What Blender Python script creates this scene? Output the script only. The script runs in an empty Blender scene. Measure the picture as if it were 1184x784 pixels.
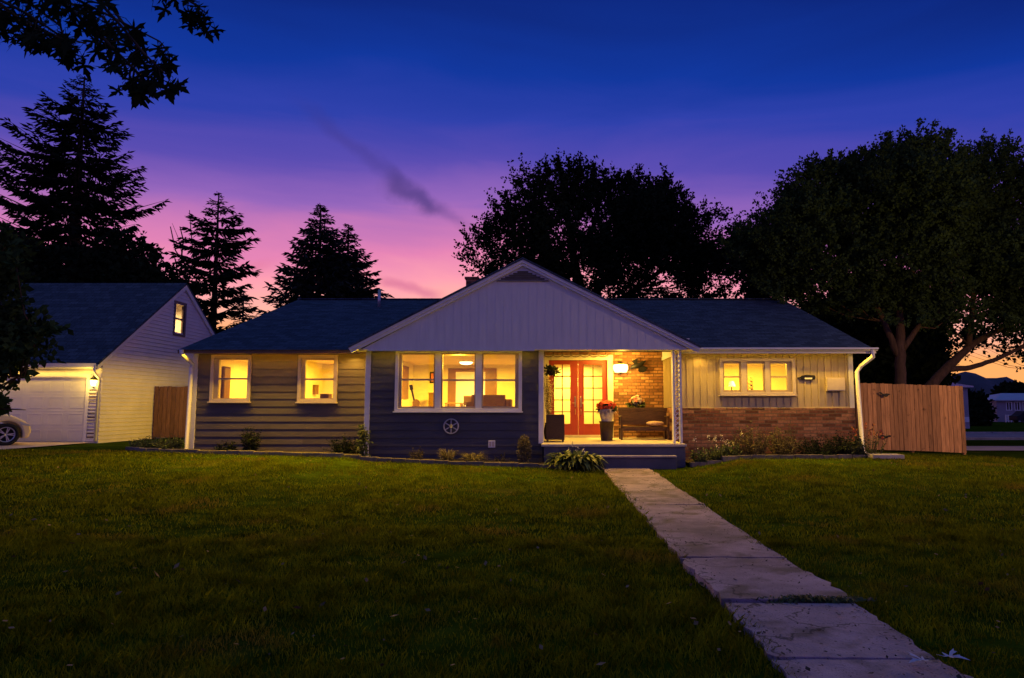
import bpy, math, random
import numpy as np
from mathutils import Vector, Matrix
random.seed(7); rng = np.random.default_rng(11)
R = math.radians; pi = math.pi
sc = bpy.context.scene; C = sc.collection
# ------------------------------------------------------------------ camera model
F = 790.0; CX = 640.0; CY = 392.0; TH = R(5.64); CAMZ = 1.5
ct, st = math.cos(TH), math.sin(TH)
def ray(px, py):
    u = (px-CX)/F; v = (CY-py)/F
    return u, ct - st*v, st + ct*v
def P(px, py, Y):
    u, y, z = ray(px, py); k = Y/y
    return (u*k, Y, CAMZ+z*k)
def xw(px, Y, py=455): return P(px, py, Y)[0]
def zw(py, Y): return P(CX, py, Y)[2]
GXS = [-60,-16,-10.2,-9.7,-5,-4.8,-2,0,1,3.0,3.9,4.4,8.5,11,13.5,60]
GZS = [.30,.36,.34,.33,.26,.20,.12,.06,.03,.03,.12,.22,.25,.16,0.02,0.0]
def sstep(a, b, t):
    t = np.clip((np.asarray(t, float)-a)/(b-a), 0, 1); return t*t*(3-2*t)
def gz(x, y):
    base = np.interp(x, GXS, GZS); s = sstep(9, 17.2, y); w = sstep(22, 34, y)
    wl = np.where(np.asarray(x) < -10, sstep(30, 60, y), w)
    far = np.interp(y, [24, 40, 100, 400], [0, -.3, -.65, -1.0])
    return base*s*(1-wl) + far*wl
def G(px, py):
    u, y, z = ray(px, py); Y = 15.0
    for _ in range(60):
        zz = float(gz(u/y*Y, Y)); Y = .5*Y + .5*max(1.0, min(200, (zz-CAMZ)/z*y))
    return (u/y*Y, Y, float(gz(u/y*Y, Y)))
# ------------------------------------------------------------------ mesh builder
class MB:
    def __init__(s): s.v = []; s.f = []; s.sm = []
    def add(s, vs, fs, smooth=False):
        o = len(s.v); s.v += [tuple(map(float, p)) for p in vs]
        s.f += [tuple(i+o for i in f) for f in fs]; s.sm += [smooth]*len(fs); return s
    def box(s, x0, x1, y0, y1, z0, z1):
        vs = [(x0,y0,z0),(x1,y0,z0),(x1,y1,z0),(x0,y1,z0),(x0,y0,z1),(x1,y0,z1),(x1,y1,z1),(x0,y1,z1)]
        return s.add(vs, [(0,3,2,1),(4,5,6,7),(0,1,5,4),(1,2,6,5),(2,3,7,6),(3,0,4,7)])
    def obox(s, c, ax, ay, az, hx, hy, hz):
        c = Vector(c); ax, ay, az = Vector(ax).normalized(), Vector(ay).normalized(), Vector(az).normalized()
        vs = [c+ax*hx*i+ay*hy*j+az*hz*k for k in (-1,1) for i, j in ((-1,-1),(1,-1),(1,1),(-1,1))]
        return s.add(vs, [(0,3,2,1),(4,5,6,7),(0,1,5,4),(1,2,6,5),(2,3,7,6),(3,0,4,7)])
    def prism(s, poly, axis, a, b, smooth=False):
        n = len(poly)
        def mk(p, t):
            return {'x': (t, p[0], p[1]), 'y': (p[0], t, p[1]), 'z': (p[0], p[1], t)}[axis]
        vs = [mk(p, a) for p in poly]+[mk(p, b) for p in poly]
        fs = [tuple(range(n)), tuple(range(2*n-1, n-1, -1))]+[(i, i+n, (i+1) % n+n, (i+1) % n) for i in range(n)]
        return s.add(vs, fs, smooth)
    def tube(s, pts, rs, n=8, cap=True):
        pts = [Vector(p) for p in pts]
        if not hasattr(rs, '__len__'): rs = [rs]*len(pts)
        vs = []; fs = []; up = None
        for i, p in enumerate(pts):
            d = (pts[min(i+1, len(pts)-1)]-pts[max(i-1, 0)])
            d = d.normalized() if d.length > 1e-9 else Vector((0,0,1))
            if up is None: up = Vector((1,0,0)) if abs(d.x) < .8 else Vector((0,1,0))
            a = d.cross(up).normalized(); b = d.cross(a); up = a.cross(d)
            up = up.normalized()
            for k in range(n):
                t = 2*pi*k/n; vs.append(p+(a*math.cos(t)+b*math.sin(t))*rs[i])
        for i in range(len(pts)-1):
            for k in range(n):
                fs.append((i*n+k, i*n+(k+1) % n, (i+1)*n+(k+1) % n, (i+1)*n+k))
        if cap: fs += [tuple(range(n-1, -1, -1)), tuple((len(pts)-1)*n+k for k in range(n))]
        return s.add(vs, fs, True)
    def lathe(s, c, prof, n=20, axis='z', smooth=True):
        vs = []; fs = []
        for r, h in prof:
            for k in range(n):
                t = 2*pi*k/n; a, b = r*math.cos(t), r*math.sin(t)
                q = {'z': (a, b, h), 'y': (a, h, b), 'x': (h, a, b)}[axis]
                vs.append((c[0]+q[0], c[1]+q[1], c[2]+q[2]))
        for i in range(len(prof)-1):
            for k in range(n):
                fs.append((i*n+k, i*n+(k+1) % n, (i+1)*n+(k+1) % n, (i+1)*n+k))
        fs += [tuple(range(n)), tuple((len(prof)-1)*n+k for k in range(n))]
        return s.add(vs, fs, smooth)
    def ring(s, c, r0, r1, y0, y1, n=32):
        vs = []; fs = []
        for k in range(n):
            t = 2*pi*k/n
            for r in (r0, r1):
                for y in (y0, y1): vs.append((c[0]+r*math.cos(t), y, c[2]+r*math.sin(t)))
        for k in range(n):
            a = 4*k; b = 4*((k+1) % n)
            fs += [(a, b, b+2, a+2), (a+1, a+3, b+3, b+1), (a+2, b+2, b+3, a+3), (a, a+1, b+1, b)]
        return s.add(vs, fs, True)
    def leaf(s, base, az, length, width, rise, droop, n=4, tw=0.0):
        """arching strap leaf"""
        dx, dy = math.cos(az), math.sin(az); px, py = -dy, dx; vs = []; fs = []
        for i in range(n+1):
            t = i/n; h = length*t
            z = rise*math.sin(min(t*1.6, pi/2))*1.0 - droop*t*t
            w = width*.5*math.sin(pi*min(1, .12+.88*t))**.7 if i < n else 0.002
            c = (base[0]+dx*h, base[1]+dy*h, base[2]+z)
            vs += [(c[0]-px*w, c[1]-py*w, c[2]+w*.35), (c[0], c[1], c[2]), (c[0]+px*w, c[1]+py*w, c[2]+w*.35)]
        for i in range(n):
            a = i*3
            fs += [(a, a+1, a+4, a+3), (a+1, a+2, a+5, a+4)]
        return s.add(vs, fs, True)
    def build(s, name, mat, parent=None, loc=None, bevel=0.0):
        me = bpy.data.meshes.new(name)
        org = Vector(parent.matrix_world_base) if parent is not None and hasattr(parent, 'matrix_world_base') else None
        off = WB.get(parent.name, Vector((0,0,0))) if parent is not None else Vector(loc or (0,0,0))
        me.from_pydata([(p[0]-off[0], p[1]-off[1], p[2]-off[2]) for p in s.v], [], s.f)
        me.polygons.foreach_set('use_smooth', s.sm); me.update()
        o = bpy.data.objects.new(name, me); C.objects.link(o)
        if mat is not None: me.materials.append(mat)
        if parent is not None: o.parent = parent; WB[o.name] = off
        else: o.location = off; WB[o.name] = off
        if bevel:
            b = o.modifiers.new('bevel', 'BEVEL'); b.width = bevel; b.segments = 2; b.limit_method = 'ANGLE'
        return o
WB = {}
def np_mesh(name, V, nper, faces, mat, parent=None, smooth=False):
    """V (N*nper,3); faces: list of index tuples within one element (same length)"""
    off = WB.get(parent.name, Vector((0,0,0))) if parent is not None else Vector((0,0,0))
    V = np.asarray(V, np.float32).reshape(-1, 3)-np.array(off, np.float32)
    N = len(V)//nper; L = len(faces[0])
    idx = (np.arange(N)[:, None, None]*nper+np.array(faces)[None]).reshape(-1).astype(np.int32)
    me = bpy.data.meshes.new(name); nf = N*len(faces)
    me.vertices.add(len(V)); me.vertices.foreach_set('co', V.ravel())
    me.loops.add(nf*L); me.loops.foreach_set('vertex_index', idx)
    me.polygons.add(nf); me.polygons.foreach_set('loop_start', np.arange(nf, dtype=np.int32)*L)
    me.update(calc_edges=True)
    if smooth: me.polygons.foreach_set('use_smooth', [True]*nf)
    me.materials.append(mat)
    o = bpy.data.objects.new(name, me); C.objects.link(o)
    if parent is not None: o.parent = parent; WB[o.name] = off
    return o
def thing(name, label, cat, loc=(0,0,0), group=None):
    o = bpy.data.objects.new(name, None); C.objects.link(o); o.location = loc; o.empty_display_size = .1
    o['label'] = label; o['category'] = cat
    if group: o['group'] = group
    WB[o.name] = Vector(loc); return o
def tag(o, label, cat, group=None):
    o['label'] = label; o['category'] = cat
    if group: o['group'] = group
    return o
def struct(o): o['kind'] = 'structure'; return o
def dup(root, loc, rz=0, label=None, scale=None):
    r = root.copy(); C.objects.link(r); r.location = loc; r.rotation_euler = (0,0,rz)
    if scale: r.scale = scale
    if label: r['label'] = label
    for ch in list(root.children):
        c = ch.copy(); C.objects.link(c); c.parent = r
        for g in ch.children:
            d = g.copy(); C.objects.link(d); d.parent = c
    return r
# ------------------------------------------------------------------ materials
def s2l(r, g, b):
    f = lambda c: (c/255/12.92) if c/255 <= .04045 else ((c/255+.055)/1.055)**2.4
    return (f(r), f(g), f(b))
def nd(nt, t, **kw):
    n = nt.nodes.new(t)
    for k, v in kw.items(): setattr(n, k, v)
    return n
def base_mat(name):
    m = bpy.data.materials.new(name); m.use_nodes = True; nt = m.node_tree
    b = nt.nodes['Principled BSDF']; return m, nt, b
def mixcol(nt, fac, a, b, mode='MIX'):
    n = nd(nt, 'ShaderNodeMix', data_type='RGBA', blend_type=mode)
    for sock, v in ((n.inputs[0], fac), (n.inputs[6], a), (n.inputs[7], b)):
        if isinstance(v, bpy.types.NodeSocket): nt.links.new(v, sock)
        elif isinstance(v, (tuple, list)): sock.default_value = (*v[:3], 1)
        else: sock.default_value = v
    return n.outputs[2]
def M(name, col, rough=.6, var=.18, scale=3.0, bump=.0, bscale=60, spec=.3, metal=0.0, rand=0.0, stretch=None, trans=0.0, dirt=None, crack=0):
    m, nt, b = base_mat(name); L = nt.links.new
    tc = nd(nt, 'ShaderNodeTexCoord'); vec = tc.outputs['Object']
    if stretch:
        mp = nd(nt, 'ShaderNodeMapping'); mp.inputs['Scale'].default_value = stretch; L(vec, mp.inputs[0]); vec = mp.outputs[0]
    n = nd(nt, 'ShaderNodeTexNoise'); n.inputs['Scale'].default_value = scale; n.inputs['Detail'].default_value = 6; n.inputs['Roughness'].default_value = .65
    L(vec, n.inputs['Vector'])
    lo = tuple(c*(1-var) for c in col); hi = tuple(min(1, c*(1+var)) for c in col)
    mr = nd(nt, 'ShaderNodeMapRange'); mr.inputs[1].default_value = .32; mr.inputs[2].default_value = .68; L(n.outputs[0], mr.inputs[0])
    out = mixcol(nt, mr.outputs[0], lo, hi)
    if dirt:
        n3 = nd(nt, 'ShaderNodeTexNoise'); n3.inputs['Scale'].default_value = dirt[0]; n3.inputs['Detail'].default_value = 8; L(tc.outputs['Object'], n3.inputs['Vector'])
        mr3 = nd(nt, 'ShaderNodeMapRange'); mr3.inputs[1].default_value = dirt[1]; mr3.inputs[2].default_value = dirt[1]+.12; L(n3.outputs[0], mr3.inputs[0])
        out = mixcol(nt, mr3.outputs[0], out, dirt[2])
    if crack:
        cm_ = nd(nt, 'ShaderNodeTexNoise'); cm_.inputs['Scale'].default_value = 3.0; cm_.inputs['Detail'].default_value = 5; L(tc.outputs['Object'], cm_.inputs['Vector'])
        cv = nd(nt, 'ShaderNodeVectorMath', operation='MULTIPLY_ADD'); L(cm_.outputs['Color'], cv.inputs[0]); cv.inputs[1].default_value = (.5,.5,.5); L(tc.outputs['Object'], cv.inputs[2])
        vo = nd(nt, 'ShaderNodeTexVoronoi', feature='DISTANCE_TO_EDGE'); vo.inputs['Scale'].default_value = .55; L(cv.outputs[0], vo.inputs['Vector'])
        cr_ = nd(nt, 'ShaderNodeMapRange'); cr_.inputs[1].default_value = .006; cr_.inputs[2].default_value = .0; L(vo.outputs['Distance'], cr_.inputs[0]); out = mixcol(nt, cr_.outputs[0], out, (.05,.04,.04))
        sp_ = nd(nt, 'ShaderNodeTexNoise'); sp_.inputs['Scale'].default_value = 55; sp_.inputs['Detail'].default_value = 3; L(tc.outputs['Object'], sp_.inputs['Vector'])
        sr_ = nd(nt, 'ShaderNodeMapRange'); sr_.inputs[1].default_value = .60; sr_.inputs[2].default_value = .68; sr_.inputs[4].default_value = .6; L(sp_.outputs[0], sr_.inputs[0]); out = mixcol(nt, sr_.outputs[0], out, (.10,.08,.08))
    if rand:
        g = nd(nt, 'ShaderNodeNewGeometry'); mr2 = nd(nt, 'ShaderNodeMapRange')
        mr2.inputs[3].default_value = 1-rand; mr2.inputs[4].default_value = 1+rand; L(g.outputs['Random Per Island'], mr2.inputs[0])
        v = nd(nt, 'ShaderNodeVectorMath', operation='SCALE'); L(out, v.inputs[0]); L(mr2.outputs[0], v.inputs['Scale']); out = v.outputs[0]
    L(out, b.inputs['Base Color']); b.inputs['Roughness'].default_value = rough; b.inputs['Metallic'].default_value = metal
    b.inputs['Specular IOR Level'].default_value = spec
    if bump:
        n2 = nd(nt, 'ShaderNodeTexNoise'); n2.inputs['Scale'].default_value = bscale; n2.inputs['Detail'].default_value = 4; L(vec, n2.inputs['Vector'])
        bp = nd(nt, 'ShaderNodeBump'); bp.inputs['Strength'].default_value = bump; bp.inputs['Distance'].default_value = .01; L(n2.outputs[0], bp.inputs['Height']); L(bp.outputs[0], b.inputs['Normal'])
    if trans:
        t = nd(nt, 'ShaderNodeBsdfTranslucent'); L(out, t.inputs[0]); ms = nd(nt, 'ShaderNodeMixShader'); ms.inputs[0].default_value = trans
        L(b.outputs[0], ms.inputs[1]); L(t.outputs[0], ms.inputs[2]); L(ms.outputs[0], nt.nodes['Material Output'].inputs[0])
    return m
def brick_mat(name, c1, c2, mortar, w=.3, h=.085, ms=.010, plane='xz', bump=.6, contrast=.5, rough=.85):
    m, nt, b = base_mat(name); L = nt.links.new
    tc = nd(nt, 'ShaderNodeTexCoord'); sp = nd(nt, 'ShaderNodeSeparateXYZ'); L(tc.outputs['Object'], sp.inputs[0])
    cb = nd(nt, 'ShaderNodeCombineXYZ'); L(sp.outputs['XYZ'.index(plane[0].upper())], cb.inputs[0]); L(sp.outputs['XYZ'.index(plane[1].upper())], cb.inputs[1])
    nz = nd(nt, 'ShaderNodeTexNoise'); nz.inputs['Scale'].default_value = 6; L(cb.outputs[0], nz.inputs['Vector'])
    va = nd(nt, 'ShaderNodeVectorMath', operation='SCALE'); va.inputs['Scale'].default_value = .012; L(nz.outputs['Color'], va.inputs[0])
    vb = nd(nt, 'ShaderNodeVectorMath', operation='ADD'); L(cb.outputs[0], vb.inputs[0]); L(va.outputs[0], vb.inputs[1])
    br = nd(nt, 'ShaderNodeTexBrick'); L(vb.outputs[0], br.inputs['Vector'])
    br.inputs['Color1'].default_value = (0,0,0,1); br.inputs['Color2'].default_value = (1,1,1,1); br.inputs['Mortar'].default_value = (.5,.5,.5,1)
    br.inputs['Scale'].default_value = 1; br.inputs['Mortar Size'].default_value = ms; br.inputs['Brick Width'].default_value = w; br.inputs['Row Height'].default_value = h
    br.inputs['Mortar Smooth'].default_value = .2; br.inputs['Bias'].default_value = 0
    rp = nd(nt, 'ShaderNodeValToRGB'); L(br.outputs[0], rp.inputs[0]); e = rp.color_ramp.elements
    e[0].color = (*[c*contrast for c in c1], 1); e[1].color = (*c2, 1); x = rp.color_ramp.elements.new(.45); x.color = (*c1, 1)
    n2 = nd(nt, 'ShaderNodeTexNoise'); n2.inputs['Scale'].default_value = 14; n2.inputs['Detail'].default_value = 6; L(cb.outputs[0], n2.inputs['Vector'])
    mr = nd(nt, 'ShaderNodeMapRange'); mr.inputs[1].default_value = .3; mr.inputs[2].default_value = .7; mr.inputs[3].default_value = .7; mr.inputs[4].default_value = 1.25; L(n2.outputs[0], mr.inputs[0])
    sc_ = nd(nt, 'ShaderNodeVectorMath', operation='SCALE'); L(rp.outputs[0], sc_.inputs[0]); L(mr.outputs[0], sc_.inputs['Scale'])
    out = mixcol(nt, br.outputs['Fac'], sc_.outputs[0], mortar)
    L(out, b.inputs['Base Color']); b.inputs['Roughness'].default_value = rough; b.inputs['Specular IOR Level'].default_value = .2
    sub = nd(nt, 'ShaderNodeMath', operation='MULTIPLY_ADD'); L(n2.outputs[0], sub.inputs[0]); sub.inputs[1].default_value = .4
    inv = nd(nt, 'ShaderNodeMath', operation='SUBTRACT'); inv.inputs[0].default_value = 1; L(br.outputs['Fac'], inv.inputs[1]); L(inv.outputs[0], sub.inputs[2])
    bp = nd(nt, 'ShaderNodeBump'); bp.inputs['Strength'].default_value = bump; bp.inputs['Distance'].default_value = .015; L(sub.outputs[0], bp.inputs['Height']); L(bp.outputs[0], b.inputs['Normal'])
    return m
def emit(name, col, s):
    m, nt, b = base_mat(name); b.inputs['Base Color'].default_value = (*[min(.8, c) for c in col], 1)
    b.inputs['Emission Color'].default_value = (*col, 1); b.inputs['Emission Strength'].default_value = s; return m
def glass_mat(name='window glass', fac=.035):
    m, nt, b = base_mat(name); nt.nodes.remove(b); L = nt.links.new
    t = nd(nt, 'ShaderNodeBsdfTransparent'); t.inputs[0].default_value = (.96,.97,.96,1); g = nd(nt, 'ShaderNodeBsdfGlossy'); g.inputs['Roughness'].default_value = .03
    ms = nd(nt, 'ShaderNodeMixShader'); ms.inputs[0].default_value = fac; L(t.outputs[0], ms.inputs[1]); L(g.outputs[0], ms.inputs[2]); L(ms.outputs[0], nt.nodes['Material Output'].inputs[0]); return m
m_slate = M('slate painted siding', (.072,.070,.076), .55, .16, 1.3, .15, 40, rand=.10, stretch=(1,1,3), dirt=(1.1, .64, (.055,.052,.054)))
m_taupe = M('taupe painted siding', (.105,.088,.078), .55, .16, 1.3, .15, 40, rand=.10, stretch=(1,1,3), dirt=(1.1, .64, (.085,.07,.06)))
m_cream = M('cream board siding', (.45,.36,.21), .6, .10, 2.5, .12, 40, stretch=(6,1,1))
m_white = M('white painted wood', (.74,.73,.72), .5, .06, 4, .06, 50)
m_gable = M('white gable boards', (.64,.63,.62), .5, .06, 2, .08, 40, stretch=(5,1,.6))
m_vinyl = M('pale vinyl siding', (.74,.69,.70), .5, .07, 1.5, .06, 30)
m_trimtan = M('tan painted trim', (.50,.42,.36), .5, .08, 4, .05, 40)
m_brown = M('brown painted fascia', (.20,.13,.09), .5, .12, 4, .05, 40)
m_sash = M('window sash', (.36,.28,.22), .45, .06, 6)
m_roof = brick_mat('asphalt shingles', (.045,.062,.095), (.066,.088,.125), (.022,.03,.045), .32, .19, .010, 'xy', .8, .68, .9)
m_roof2 = brick_mat('garage shingles', (.05,.066,.09), (.075,.095,.12), (.025,.03,.04), .32, .19, .010, 'xy', .8, .8, .9)
m_brick = brick_mat('red clay brick', (.20,.078,.052), (.30,.15,.10), (.12,.085,.07), .34, .088, .010, 'xz', .8, .42)
m_brickp = brick_mat('porch tan brick', (.30,.135,.065), (.44,.235,.12), (.13,.07,.04), .26, .092, .013, 'xz', .9, .55)
m_red = M('red door paint', (.34,.042,.012), .35, .10, 4, .04, 40, spec=.5)
m_conc = M('concrete', (.34,.30,.31), .9, .25, 2.2, .5, 70, dirt=(5, .60, (.16,.14,.14)))
m_concp = M('porch concrete', (.55,.47,.36), .8, .1, 3, .2, 60)
m_conch = M('painted concrete step', (.085,.085,.11), .7, .15, 3, .2, 60)
m_dark = M('dark wicker', (.055,.032,.022), .6, .3, 30, .6, 90)
m_wood = M('dark bench wood', (.085,.045,.028), .5, .3, 6, .2, 50, stretch=(1,8,8))
m_iron = M('black iron', (.015,.014,.016), .45, .2, 20, metal=.4)
m_metal = M('grey metal', (.45,.45,.48), .4, .1, 8, metal=.7)
m_cedar = M('cedar fence board', (.42,.205,.085), .75, .34, 3.2, .3, 30, rand=.32, stretch=(7,7,.7), dirt=(7, .645, (.10,.04,.015)))
m_cedar2 = M('weathered brown fence board', (.20,.10,.06), .75, .3, 4, .3, 30, rand=.2, stretch=(6,6,.8))
m_room = M('warm cream wall paint', (.72,.64,.47), .8, .04, 2)
m_roomg = M('pale yellow wall paint', (.76,.69,.48), .8, .04, 2)
m_floorw = M('oak floorboards', (.36,.22,.11), .4, .2, 3, stretch=(8,1,1))
m_oak = M('brown oak trim', (.15,.07,.022), .45, .2, 5)
m_sofa = M('brown upholstery', (.10,.05,.022), .8, .15, 9, .2, 120)
m_soil = M('dark mulch', (.028,.018,.014), .95, .5, 18, .9, 50)
m_edge = M('stone edging', (.14,.115,.105), .85, .3, 6, .5, 40, rand=.2)
m_lawn = M('lawn soil', (.03,.05,.004), .95, .55, 2.1, .8, 30, spec=0.0, dirt=(.55, .60, (.085,.085,.014)))
m_grass = M('grass blades', (.135,.155,.006), .9, .66, 2.6, spec=0.0, rand=.32, trans=.25, dirt=(.8, .555, (.21,.165,.02)))
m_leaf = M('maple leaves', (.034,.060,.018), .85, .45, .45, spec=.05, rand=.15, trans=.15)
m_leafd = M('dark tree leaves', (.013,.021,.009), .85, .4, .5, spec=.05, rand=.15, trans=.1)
m_needle = M('spruce needles', (.012,.018,.011), .9, .3, .8, spec=.08, rand=.3)
m_needleb = M('blue spruce needles', (.020,.028,.026), .9, .3, .8, spec=.08, rand=.3)
m_bark = M('tree bark', (.085,.05,.03), .9, .4, 5, .9, 14, stretch=(3,3,.6))
m_barkd = M('dark bark', (.045,.034,.026), .9, .4, 5, .8, 14)
m_hosta = M('hosta leaves', (.10,.13,.035), .5, .3, 9, rand=.45, trans=.15)
m_shrub = M('shrub leaves', (.06,.08,.025), .6, .3, 6, rand=.4, trans=.15)
m_straw = M('straw coloured grass', (.19,.16,.075), .7, .3, 6, rand=.4, trans=.15)
m_tall = M('tall dry perennials', (.13,.105,.04), .7, .3, 6, rand=.4, trans=.15)
m_flred = M('red orange petals', (.72,.075,.025), .6, .2, 20, rand=.4)
m_flpink = M('pink petals', (.72,.24,.17), .6, .2, 20, rand=.4)
m_flpale = M('pale petals', (.62,.55,.45), .6, .1, 20, rand=.3)
m_rose = M('crimson petals', (.14,.01,.018), .6, .2, 20, rand=.3)
m_glass = glass_mat()
m_black = M('black rubber', (.012,.012,.013), .7, .2, 20)
m_fab = M('patterned cushion', (.50,.33,.24), .85, .35, 18)
m_water = M('pale worn road', (.17,.16,.18), .8, .2, 1.5, .4, 60)
m_drive = M('driveway concrete', (.48,.37,.34), .85, .2, 1.2, .3, 50)
# ------------------------------------------------------------------ ground, path, road
def grid_mesh(name, xs, ys, fn, mat):
    X, Y = np.meshgrid(xs, ys); V = np.stack([X, Y, fn(X, Y)], -1).reshape(-1, 3); nx = len(xs)
    fs = [(j*nx+i, j*nx+i+1, (j+1)*nx+i+1, (j+1)*nx+i) for j in range(len(ys)-1) for i in range(nx-1)]
    mb = MB(); mb.add(V.tolist(), fs, True); return mb.build(name, mat)
xs = np.concatenate([[-900,-400,-200,-120,-80], np.arange(-60,-20,4), np.arange(-20,20,.5), np.arange(20,64,4), [80,120,200,400,900]])
ys = np.concatenate([[-60,-30,-12], np.arange(-6,26,.5), np.arange(26,60,2), [60,70,85,100,130,180,260,400,900]])
struct(grid_mesh('lawn', xs, ys, lambda X, Y: gz(X, Y)-.02+.02*np.sin(X*.9+1)*np.sin(Y*.7)*(Y < 16), m_lawn))
# walkway slabs
def wl(py): return 693+.889*(py-540)
def wr(py): return 745+1.516*(py-540)
jy = [539.5, 549, 585, 646, 702, 765, 860, 1010]
def GP(px, py):
    u, y, z = ray(px, py); k = -CAMZ/z; return (u*k, y*k)
mb = MB()
for i in range(len(jy)-1):
    a0, a1 = GP(wl(jy[i]), jy[i]), GP(wr(jy[i]), jy[i]); b0, b1 = GP(wl(jy[i+1]), jy[i+1]), GP(wr(jy[i+1]), jy[i+1])
    gap = .026 if i not in (3,) else .11
    NU, NV = 12, 14; vs = []; tz = random.uniform(-.005,.005); tx = random.uniform(-.008,.008)
    top = {3: .028, 4: .014}.get(i, .0)
    for v in range(NV+1):
        t = v/NV
        l = [a0[k]*(1-t)+b0[k]*t for k in (0,1)]; r = [a1[k]*(1-t)+b1[k]*t for k in (0,1)]
        if v == 0: l[1] -= gap/2; r[1] -= gap/2
        if v == NV: l[1] += gap/2; r[1] += gap/2
        for u in range(NU+1):
            s = u/NU; jx = 0; jyy = 0
            if u in (0, NU): jx = random.gauss(0, .015) if random.random() < .75 else random.choice((1,-1))*(-.03 if u == NU else .03)*random.random()
            if v in (0, NV) and 0 < u < NU: jyy = random.gauss(0, .004 if i != 3 else .012)
            if i == 3 and v >= NV-1 and s > .55: jyy += .05*math.sin((s-.55)*7)
            x = l[0]*(1-s)+r[0]*s+jx; y = l[1]*(1-s)+r[1]*s+jyy
            z = float(gz(x, y))+.014+tz+tx*(s-.5)+top*(t if i == 3 else (1-t))+random.gauss(0,.0012)
            vs.append((x, y, z))
    n1 = NU+1; fs = [(v*n1+u, v*n1+u+1, (v+1)*n1+u+1, (v+1)*n1+u) for v in range(NV) for u in range(NU)]
    o = len(vs); rim = [u for u in range(NU+1)]+[v*n1+NU for v in range(1, NV+1)]+[NV*n1+u for u in range(NU-1, -1, -1)]+[v*n1 for v in range(NV-1, 0, -1)]
    vs += [(vs[k][0], vs[k][1], vs[k][2]-.14) for k in rim]; m = len(rim)
    fs += [(rim[k], rim[(k+1) % m], o+(k+1) % m, o+k) for k in range(m)]
    mb.add(vs, fs, False)
m_walk = M('worn walkway concrete', (.33,.24,.285), .95, .5, .9, 1.0, 70, dirt=(2.3, .53, (.17,.125,.12)), crack=1)
struct(mb.build('path', m_walk))
# driveway left, driveway right, road
def ribbon(name, pts, z, mat, n=1):
    mb = MB(); mb.add([(p[0], p[1], float(gz(p[0], p[1]))+z) for p in pts], [tuple(range(len(pts)))]); return struct(mb.build(name, mat))
def strip_sheet(name, x0, x1, y0, y1, z, mat, nx=24, ny=10):
    return struct(grid_mesh(name, np.linspace(x0, x1, nx), np.linspace(y0, y1, ny), lambda X, Y: gz(X, Y)+z, mat))
strip_sheet('driveway', -40, -14.6, 18.2, 21.95, .012, m_drive, 40, 10)
strip_sheet('side_driveway', 12.9, 60, 23.2, 26.0, .012, m_drive, 40, 8)
strip_sheet('road', 14, 140, 36.5, 47, .012, m_water, 60, 10)
mb = MB()
for k in range(60):
    x0 = 14+k*2.1
    for yy in (36.2, 47.0): mb.box(x0, x0+2.09, yy, yy+.3, float(gz(x0, yy))-.05, float(gz(x0, yy))+.11)
struct(mb.build('kerb', m_conc))
# hills
mb = MB(); hp = []
for i in range(61):
    px = 1020+i*12; h = 437+5*math.sin(i*.55)+3*math.sin(i*1.3+1)+ (3 if i > 12 else 0)
    hp.append(P(px, h, 420))
for row, (dy, k) in enumerate(((-60, 0), (-25, .55), (0, 1), (60, .0))):
    mb.v += [(p[0], p[1]+dy, -1.2+(p[2]+1.2)*k*(1+.02*math.sin(i*2.1+row))) for i, p in enumerate(hp)]
for r in range(3):
    for i in range(60):
        mb.f.append((r*61+i, r*61+i+1, (r+1)*61+i+1, (r+1)*61+i)); mb.sm.append(True)
struct(mb.build('hills', M('far wooded hill', (.075,.06,.085), .95, .3, .05)))
# ------------------------------------------------------------------ planes of the house
YB, YG, YL, YR, YPW = 17.5, 17.0, 18.4, 18.3, 20.4
zS = zw(404, YG); zC = zS+.27            # porch / gable soffit
zE = zS                     # eave soffit
xB0, xB1 = xw(425, YB), xw(627.5, YB)
xL0 = xw(223.5, YL); xR1 = xw(986, YR); xP1 = xw(782, YR)
house = thing('ranch_house', 'long low ranch house with lit windows, white front gable and open porch', 'house', (0, 20, 0))
def wall_cells(mb, x0, x1, z0, z1, y0, y1, ops):
    xc = sorted({x0, x1, *[o[0] for o in ops], *[o[1] for o in ops]}); zc = sorted({z0, z1, *[o[2] for o in ops], *[o[3] for o in ops]})
    for a, b in zip(xc, xc[1:]):
        for c, d in zip(zc, zc[1:]):
            mx, mz = (a+b)/2, (c+d)/2
            if any(o[0] < mx < o[1] and o[2] < mz < o[3] for o in ops): continue
            mb.box(a, b, y0, y1, c, d)
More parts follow.
